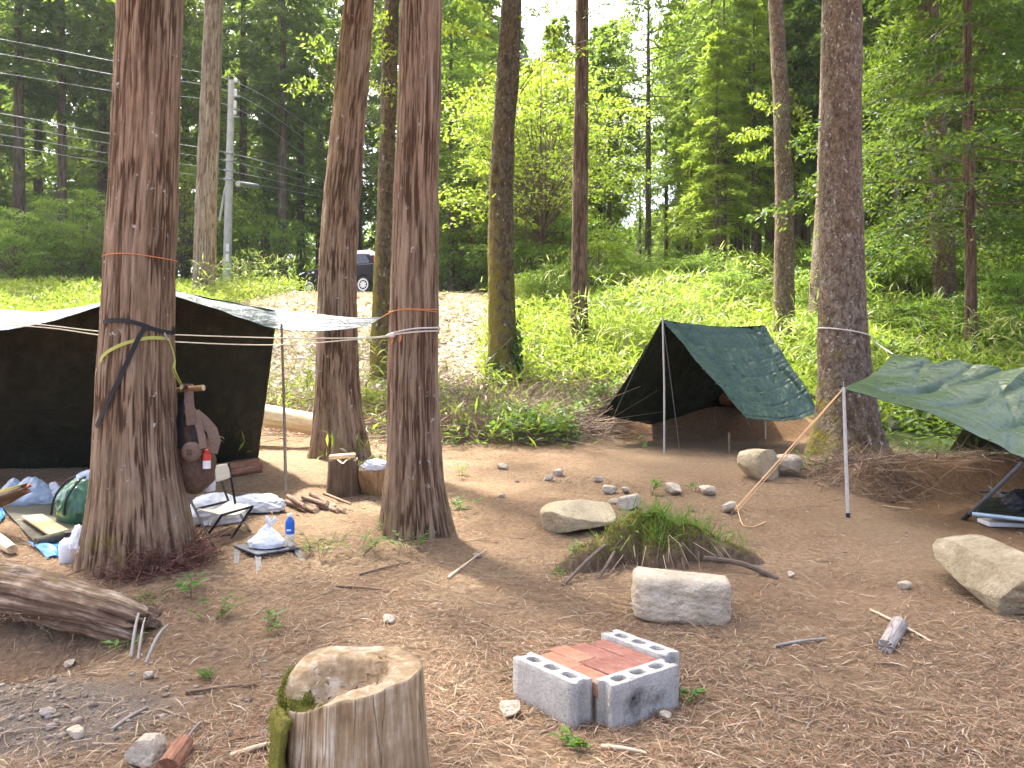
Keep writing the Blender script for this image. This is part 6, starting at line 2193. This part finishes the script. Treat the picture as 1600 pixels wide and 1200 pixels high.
# longer sticks lying about
r = rs(99)
ST = [((175, 1143), (230, 1108), "stick lying on the gravel at the lower left"), ((290, 1085), (400, 1072), "long pale stick left of the foreground stump"), ((360, 1185), (445, 1160), "thick pale stick touching the stump's left foot"),
      ((290, 1160), (315, 1130), "short brown stick at the lower left"), ((525, 918), (610, 925), "thin dark stick in front of the low table"), ((1360, 955), (1455, 1005), "long thin stick pointing at the grey log piece"),
      ((1210, 1012), (1290, 1000), "dark bent stick right of the concrete blocks"), ((1365, 1040), (1405, 1042), "short straight pale stick below the grey log piece"), ((940, 1170), (1010, 1180), "flat pale stick in front of the sooty block"),
      ((985, 945), (1010, 965), "forked root stick left of the boxy rock"), ((560, 900), (640, 880), "brown stick by the central cedar's left foot"), ((700, 905), (760, 860), "pale stick right of the central cedar's foot")]
for i, (pa, pb_, lab) in enumerate(ST):
    a_, b_ = G(*pa), G(*pb_)
    o = log("stick", a_ + Vector((0, 0, .008)), b_ + Vector((0, 0, .008)), r.uniform(.006, .011), .005, ['grey_wood', 'stick_wood', 'log_pale'][i % 3], 500 + i, 8, 12, .002, 30, 'cut_wood', bend=.006)
    tag(o, lab, "stick", "loose sticks on the forest floor")
o = log("bark_piece", G(262, 1212) + Vector((0, 0, .02)), G(288, 1172) + Vector((0, 0, .03)), .045, .035, 'log_red', 71, 20, 20, .006, 24, 'log_red')
tag(o, "chunk of reddish bark at the bottom edge left of the stump", "bark")

# ------------------------------------------------------------------ under the right tarp
ct0 = G(1505, 812)
cot = thing("camp_cot", ct0, "folding camp cot frame half seen under the right tarp", "cot")
MB().tube([ct0 + Vector((0, 0, .0)), P(1548, 772, 6.5), P(1598, 722, 6.35)], .017, 10).build("leg", M['alu'], cot)
MB().tube([ct0, ct0.lerp(P(1548, 772, 6.5), .25)], .021, 10).build("foot", M['rubber'], cot)
MB().tube([P(1519, 803, 6.55), P(1600, 812, 6.35), P(1760, 826, 6.1)], .018, 10).build("rail", M['bluegrey_tube'], cot)
MB().tube([G(1700, 850), P(1610, 770, 6.9)], .017, 10).build("leg", M['alu'], cot)
MB().tube([P(1530, 768, 7.4), P(1700, 776, 7.2)], .014, 10).build("rail", M['alu'], cot)
MB().tube([G(1640, 830), P(1545, 760, 7.3)], .014, 10).build("leg", M['alu'], cot)
cloth("bed_sheet", [[P(1534, 775, 7.3), P(1620, 782, 7.2), P(1710, 790, 7.1)], [P(1526, 800, 6.57), P(1600, 808, 6.4), P(1740, 824, 6.15)]], 20, 14, ['tarp_in'], cot, .02, 4, 31, .004)
o = sack("black_bag", P(1600, 800, 6.75), (.38, .3, .20), 'strap_black', 72, amp=.16, k=2.6)
tag(o, "dark bag lying on the camp cot under the right tarp", "bag")
g_ = G(1572, 822)
o = MB().box(g_ + Vector((.12, .02, .022)), (.28, -.04, 0), (.02, .12, 0), (0, 0, .018)).build("white_tray", M['label_white'], None, smooth=False, bevel=.008)
tag(o, "flat white tray on the ground below the camp cot", "tray")

# ------------------------------------------------------------------ ivy on the mossy trunk
r = rs(111)
n = 900
zz = np.abs(r.normal(0, .55, n)) + .02
th_ = np.where(r.rand(n) < .65, r.normal(-.35, .5, n), r.normal(-1.9, .6, n))
keep = zz < np.where(th_ > -1.1, 2.6, .7) * r.uniform(.3, 1, n)
zz, th_ = zz[keep], th_[keep]
n = len(zz)
base = T6.location
rr = .26 * (1 + .16 * np.exp(-zz / .35)) + r.uniform(.01, .05, n)
p = np.stack([base.x + rr * np.cos(th_), base.y + rr * np.sin(th_), base.z + zz], -1)
out = np.stack([np.cos(th_), np.sin(th_), 0 * th_], -1)
V, F = leaf_quads(p, np.array([0, 0, -.8]) + r.normal(0, .5, (n, 3)) + out * .3, out + r.normal(0, .3, (n, 3)), r.uniform(.05, .1, n), r.uniform(.045, .08, n), .05)
iv = link("ivy", fast_mesh("ivy", V, F, [M['ivy']]))
tag(iv, "dark green ivy climbing the foot of the mossy trunk right of the chip bank", "ivy")


# leafy side shoots and bare boughs of the middle trees
def shoots(root, Y, spots, seed, m='yellow', name="side_shoot"):
    r_ = rs(seed)
    for (px, py, tx, ty, n_, L_) in spots:
        a__ = np.array(P(px, py, Y))
        b__ = np.array(P(tx, ty, Y - .6))
        md_ = (a__ + b__) / 2 + np.array([0, 0, .06])
        parts_ = [prisms(np.array([a__, md_]), np.array([md_, b__]), [.012, .008], [.008, .003]) + (1,)]
        if n_:
            f__ = r_.uniform(.25, 1.05, n_)[:, None]
            p__ = a__ * (1 - f__) + b__ * f__ + np.clip(r_.normal(0, .09, (n_, 3)), -.16, .16) * np.array([1, 1, .6])
            l_ = L_ * r_.uniform(.6, 1.3, n_)
            V_, F_ = leaf_quads(p__, r_.normal(0, 1, (n_, 3)) - np.array([0, 0, .5]), np.array([0, 0, 1.]) + r_.normal(0, .5, (n_, 3)), l_, l_ * .45, .06)
            parts_.append((V_, F_, 0))
        link(name, mesh_vfm(name, join(parts_), [M[m], M['twig']]), root)


shoots(T6, 14.0, [(772, 60, 700, 40, 120, .10), (770, 95, 745, 150, 60, .10), (812, 140, 850, 95, 40, .09), (850, 95, 920, 75, 60, .09), (850, 95, 890, 110, 50, .09), (812, 30, 850, 10, 60, .1), (775, 30, 720, 0, 120, .1), (768, 250, 752, 262, 26, .1), (765, 300, 758, 310, 10, .08)], 121)
shoots(T6, 14.0, [(770, 110, 735, 150, 0, .1), (735, 150, 705, 215, 0, .1), (812, 92, 880, 80, 0, .1), (812, 148, 845, 110, 0, .1), (845, 110, 848, 220, 0, .1), (880, 80, 930, 62, 0, .1), (735, 150, 742, 230, 0, .1)], 122, name="bare_bough")
shoots(T4, 14.3, [(604, 125, 582, 142, 34, .1), (604, 125, 612, 150, 26, .1), (600, 75, 620, 88, 24, .1), (600, 195, 592, 205, 20, .09), (600, 45, 575, 60, 40, .1), (602, 40, 590, 20, 60, .1), (600, 60, 588, 90, 70, .1)], 123)
shoots(T2, 9.7, [(520, 130, 460, 140, 90, .07), (518, 120, 490, 60, 80, .07)], 124, m='conifer_bright')
shoots(T8, 16.0, [(1210, 200, 1150, 215, 170, .10), (1210, 235, 1165, 245, 130, .10), (1212, 180, 1180, 150, 110, .10), (1232, 150, 1260, 190, 60, .1)], 125)
shoots(T7, 15.9, [(908, 70, 960, 45, 70, .08), (905, 95, 860, 70, 60, .08), (915, 155, 925, 170, 26, .1), (908, 30, 950, 10, 80, .08), (902, 20, 850, 5, 80, .08)], 126, m='conifer')

# ------------------------------------------------------------------ utility pole, wires, second pole
Yp = 30.0
pbx = (353.5 - 800) * Yp / FPX
pz0 = hz(pbx, Yp)
up = thing("utility_pole", (pbx, Yp, pz0), "concrete utility pole with white insulators and a striped warning band at its foot", "utility pole", "utility poles")
ptop = P(362, 126, Yp)
pb0 = Vector((pbx, Yp, pz0))
MB().tube([pb0 - Vector((0, 0, .4)), pb0.lerp(ptop, .5), ptop], [.165, .14, .115], 20).build("shaft", M['concrete_old'], up)
t = NT("striped_band")
sep = t.n("ShaderNodeSeparateXYZ")
t.l(t.coord(), sep.inputs[0])
sm_ = t.math('ADD', sep.outputs[2], t.math('MULTIPLY', sep.outputs[0], .9))
st_ = t.math('GREATER_THAN', t.math('FRACT', t.math('MULTIPLY', sm_, 5.2)), .5)
t.set(t.mix(st_, (.75, .32, .02), (.03, .03, .03)), .6)
bz = EYE - (467 - 600) * Yp / FPX
MB().lathe(Vector((pbx, Yp, max(bz, pz0 + .05))), [(.172, 0), (.172, .36)], 24).build("warning_band", t.m, up)
ax = (ptop - pb0).normalized()


def pole_at(py):
    z_ = EYE - (py - 600) * Yp / FPX
    return pb0.lerp(ptop, (z_ - pz0) / (ptop.z - pz0))


for py in (130, 147, 152, 165, 171, 180):
    q_ = pole_at(py) + Vector((.17, -.05, 0))
    MB().lathe(q_, [(.03, 0), (.075, .03), (.05, .07), (.075, .1), (.045, .16), (.02, .18)], 12).build("insulator", M['insulator'], up)
for py in (128, 150, 182):
    MB().box(pole_at(py) + Vector((.12, -.02, -.02)), (.2, 0, 0), (0, .03, 0), (0, 0, .025)).build("bracket", M['steel'], up, smooth=False)
for py in (240, 252, 267, 281):
    MB().box(pole_at(py), (.17, 0, 0), (0, .17, 0), (0, 0, .03)).build("clamp", M['steel'], up, smooth=False, bevel=.01)
for py0, py1 in ((382, 394), (398, 410)):
    a_ = pole_at(py0)
    b_ = pole_at(py1)
    MB().box((a_ + b_) / 2 + Vector((.06, -.16, 0)), (.06, 0, 0), (0, .006, 0), (0, 0, abs(a_.z - b_.z) / 2)).build("number_plate", M['label_white'], up, smooth=False)
MB().tube([P(372, 287, Yp - .2), P(402, 291, Yp + 2)], .10, 12).build("cable_box", M['steel'], up)
MB().tube([P(343, 345, Yp), P(352, 292, Yp)], .045, 8).build("brace", M['concrete_old'], up)

WR = [((362, 127), (0, 61), (510, 212), (590, 240)), ((362, 146), (0, 84), (510, 238), (590, 262)), ((362, 168), (0, 114), (505, 262), (590, 288)), ((358, 240), (0, 177), (510, 281), (590, 300)),
      ((358, 253), (0, 194), (510, 291), (590, 309)), ((357, 268), (0, 210), (510, 300), (590, 318)), ((357, 282), (0, 226), (510, 309), (590, 328))]
wl = ["topmost", "second highest", "third highest", "fourth highest", "fifth highest", "second lowest", "lowest"]
for (pc_, pl, pm, pe), nm in zip(WR, wl):
    pts = [P(pl[0] - 420, pl[1] - (pc_[1] - pl[1]) * 1.05, 21.0), P(pl[0], pl[1], 25.0), P((pl[0] + pc_[0]) / 2, (pl[1] + pc_[1]) / 2 + 2, 27.8), P(pc_[0] + 4, pc_[1], Yp - .15), P(pm[0], pm[1], 37.0), P(pe[0], pe[1], 42.5), P(pe[0] + 120, pe[1] + 26, 54)]
    o = rope("power_line", pts, .010 if nm != "fourth highest" else .016, 'wire', None, 5, smooth_n=60)
    tag(o, "%s of the seven pale cables running past the utility pole" % nm, "cable", "cables on the utility pole")
Yq = 46.0
q0 = P(999, 447, Yq)
q0.z = hz(q0.x, Yq)
u2 = thing("utility_pole", q0, "distant bluish grey pole among thin trunks above the A-frame tarp", "utility pole", "utility poles")
MB().tube([q0 - Vector((0, 0, .4)), P(999, 330, Yq)], [.2, .14], 14).build("shaft", M['bluegrey_tube'], u2)
for py in (352, 374, 392):
    MB().box(P(999, py, Yq - .15), (.34, 0, 0), (0, .04, 0), (0, 0, .05)).build("crossarm", M['steel'], u2, smooth=False)

# ------------------------------------------------------------------ the parked car
Yc = 28.0
cxw = (545 - 800) * Yc / FPX
czw = hz(cxw, Yc)
car = thing("parked_car", (cxw, Yc, czw), "black hatchback with a white roof parked beyond the chip bank behind the leaning cedar", "car")
yaw = math.radians(24)
Rc = Matrix.Rotation(-yaw, 3, 'Z')


def cw(x_, y_, z_):
    return Vector((cxw, Yc, czw)) + Rc @ Vector((x_, y_, z_))


def extrude(prof, w0, w1, name, m, bevel=.04, parent=None, inset=None):
    """Side outline prof (x, z) between half widths w0 and w1 (negative y faces the camera)."""
    n_ = len(prof)
    V_ = [cw(x_, w0, z_) for x_, z_ in prof] + [cw(x_, w1, z_) for x_, z_ in prof]
    if inset:
        V_ = [cw(x_, w0 + inset * (z_ - prof[0][1]), z_) for x_, z_ in prof] + [cw(x_, w1 - inset * (z_ - prof[0][1]), z_) for x_, z_ in prof]
    F_ = [tuple(range(n_)), tuple(range(2 * n_ - 1, n_ - 1, -1))] + [(i, (i + 1) % n_, n_ + (i + 1) % n_, n_ + i) for i in range(n_)]
    return MB().add(V_, F_).build(name, M[m], parent or car, smooth=True, bevel=bevel)


lower = [(-1.68, .30), (-1.70, .55), (-1.62, .74), (-1.30, .86), (-.86, .93), (.2, .97), (1.62, .99), (1.70, .85), (1.70, .34), (1.45, .28)]
arch = []
for cx_ in (1.12, -1.16):
    for t_ in np.linspace(0, math.pi, 9):
        arch.append((cx_ + .33 * math.cos(t_), .27 + .33 * math.sin(t_)))
prof = [(-1.60, .27), (-1.70, .40), (-1.70, .58), (-1.62, .76), (-1.28, .88), (-.86, .95), (.2, .99), (1.64, 1.0), (1.71, .85), (1.71, .40), (1.62, .27)] + arch
extrude(prof, -.74, .74, "body", 'paint_black', .03)
cab = [(-.95, .94), (-.35, 1.42), (.0, 1.47), (1.25, 1.46), (1.50, 1.38), (1.68, .99)]
extrude(cab, -.70, .70, "cabin", 'paint_black', .04, inset=.16)
roof = [(-.34, 1.43), (.0, 1.49), (1.25, 1.48), (1.53, 1.39), (1.72, 1.02), (1.45, 1.02), (1.30, 1.33), (.0, 1.40)]
extrude(roof, -.70 + .055, .70 - .055, "roof", 'car_white', .02)
for xs in ([(-.72, 1.02), (-.28, 1.37), (.22, 1.39), (.22, 1.02)], [(.30, 1.02), (.30, 1.39), (1.14, 1.37), (1.34, 1.06), (1.30, 1.02)]):
    for s_ in (-1, 1):
        V_ = [cw(x_, s_ * (.712 - .16 * (z_ - .94)), z_) for x_, z_ in xs] + [cw(x_, s_ * (.66 - .16 * (z_ - .94)), z_) for x_, z_ in xs]
        n_ = len(xs)
        MB().add(V_, [tuple(range(n_)), tuple(range(2 * n_ - 1, n_ - 1, -1))] + [(i, (i + 1) % n_, n_ + (i + 1) % n_, n_ + i) for i in range(n_)]).build("window", M['glass_dark'], car, smooth=False)
for wx in (-1.16, 1.12):
    for s_ in (-1, 1):
        axis = Rc @ Vector((0, s_, 0))
        wh = MB().lathe(cw(wx, s_ * .56, .29), [(.16, 0), (.29, .005), (.30, .03), (.30, .15), (.28, .18), (.2, .185)], 28, axis).build("wheel", M['rubber'], car)
        rm_ = MB().lathe(cw(wx, s_ * .735, .29), [(.21, 0), (.215, .02), (.19, .022), (.16, .008), (.05, .018), (.03, .02)], 28, axis)
        rm_.build("rim", M['rim'], wh)
        hl = MB()
        for k_ in range(8):
            a__ = 2 * math.pi * k_ / 8
            hl.lathe(cw(wx + .125 * math.cos(a__), s_ * .744, .29 + .125 * math.sin(a__)), [(.028, 0), (.028, .006)], 8, axis)
        hl.build("rim_hole_discs", M['rubber'], wh)  # solid black discs stand in for the shade inside rim holes
for s_ in (-1, 1):
    MB().box(cw(1.62, s_ * .66, 1.07), Rc @ Vector((.09, 0, -.02)), Rc @ Vector((0, .07, 0)), (.0, 0, .17)).build("tail_light", M['tail_red'], car, bevel=.03)
    MB().box(cw(-1.52, s_ * .62, .78), Rc @ Vector((.12, 0, .03)), Rc @ Vector((0, .10, 0)), (0, 0, .06)).build("headlight", M['lamp_glass'], car, bevel=.03)
    MB().box(cw(-.62, s_ * .80, 1.02), Rc @ Vector((.05, 0, 0)), Rc @ Vector((0, .07, 0)), (0, 0, .05)).build("mirror", M['paint_black'], car, bevel=.02)
MB().box(cw(-.98, -.748, .82), Rc @ Vector((.05, 0, 0)), Rc @ Vector((0, .004, 0)), (0, 0, .025)).build("side_repeater", M['lamp_glass'], car, smooth=False)


# ------------------------------------------------------------------ the thin hazy air of the wood
hm = bpy.data.materials.new("haze")
hm.use_nodes = True
hn = hm.node_tree
hn.nodes.remove(hn.nodes["Principled BSDF"])
pv = hn.nodes.new("ShaderNodeVolumePrincipled")
pv.inputs["Color"].default_value = (.90, .95, 1, 1)
pv.inputs["Density"].default_value = .0004
pv.inputs["Anisotropy"].default_value = .25
hn.links.new(pv.outputs[0], hn.nodes["Material Output"].inputs["Volume"])
hb = MB().box((0, 70, 23), (155, 0, 0), (0, 115, 0), (0, 0, 25)).build("haze", hm, None, smooth=False)
tag(hb, kind="stuff")
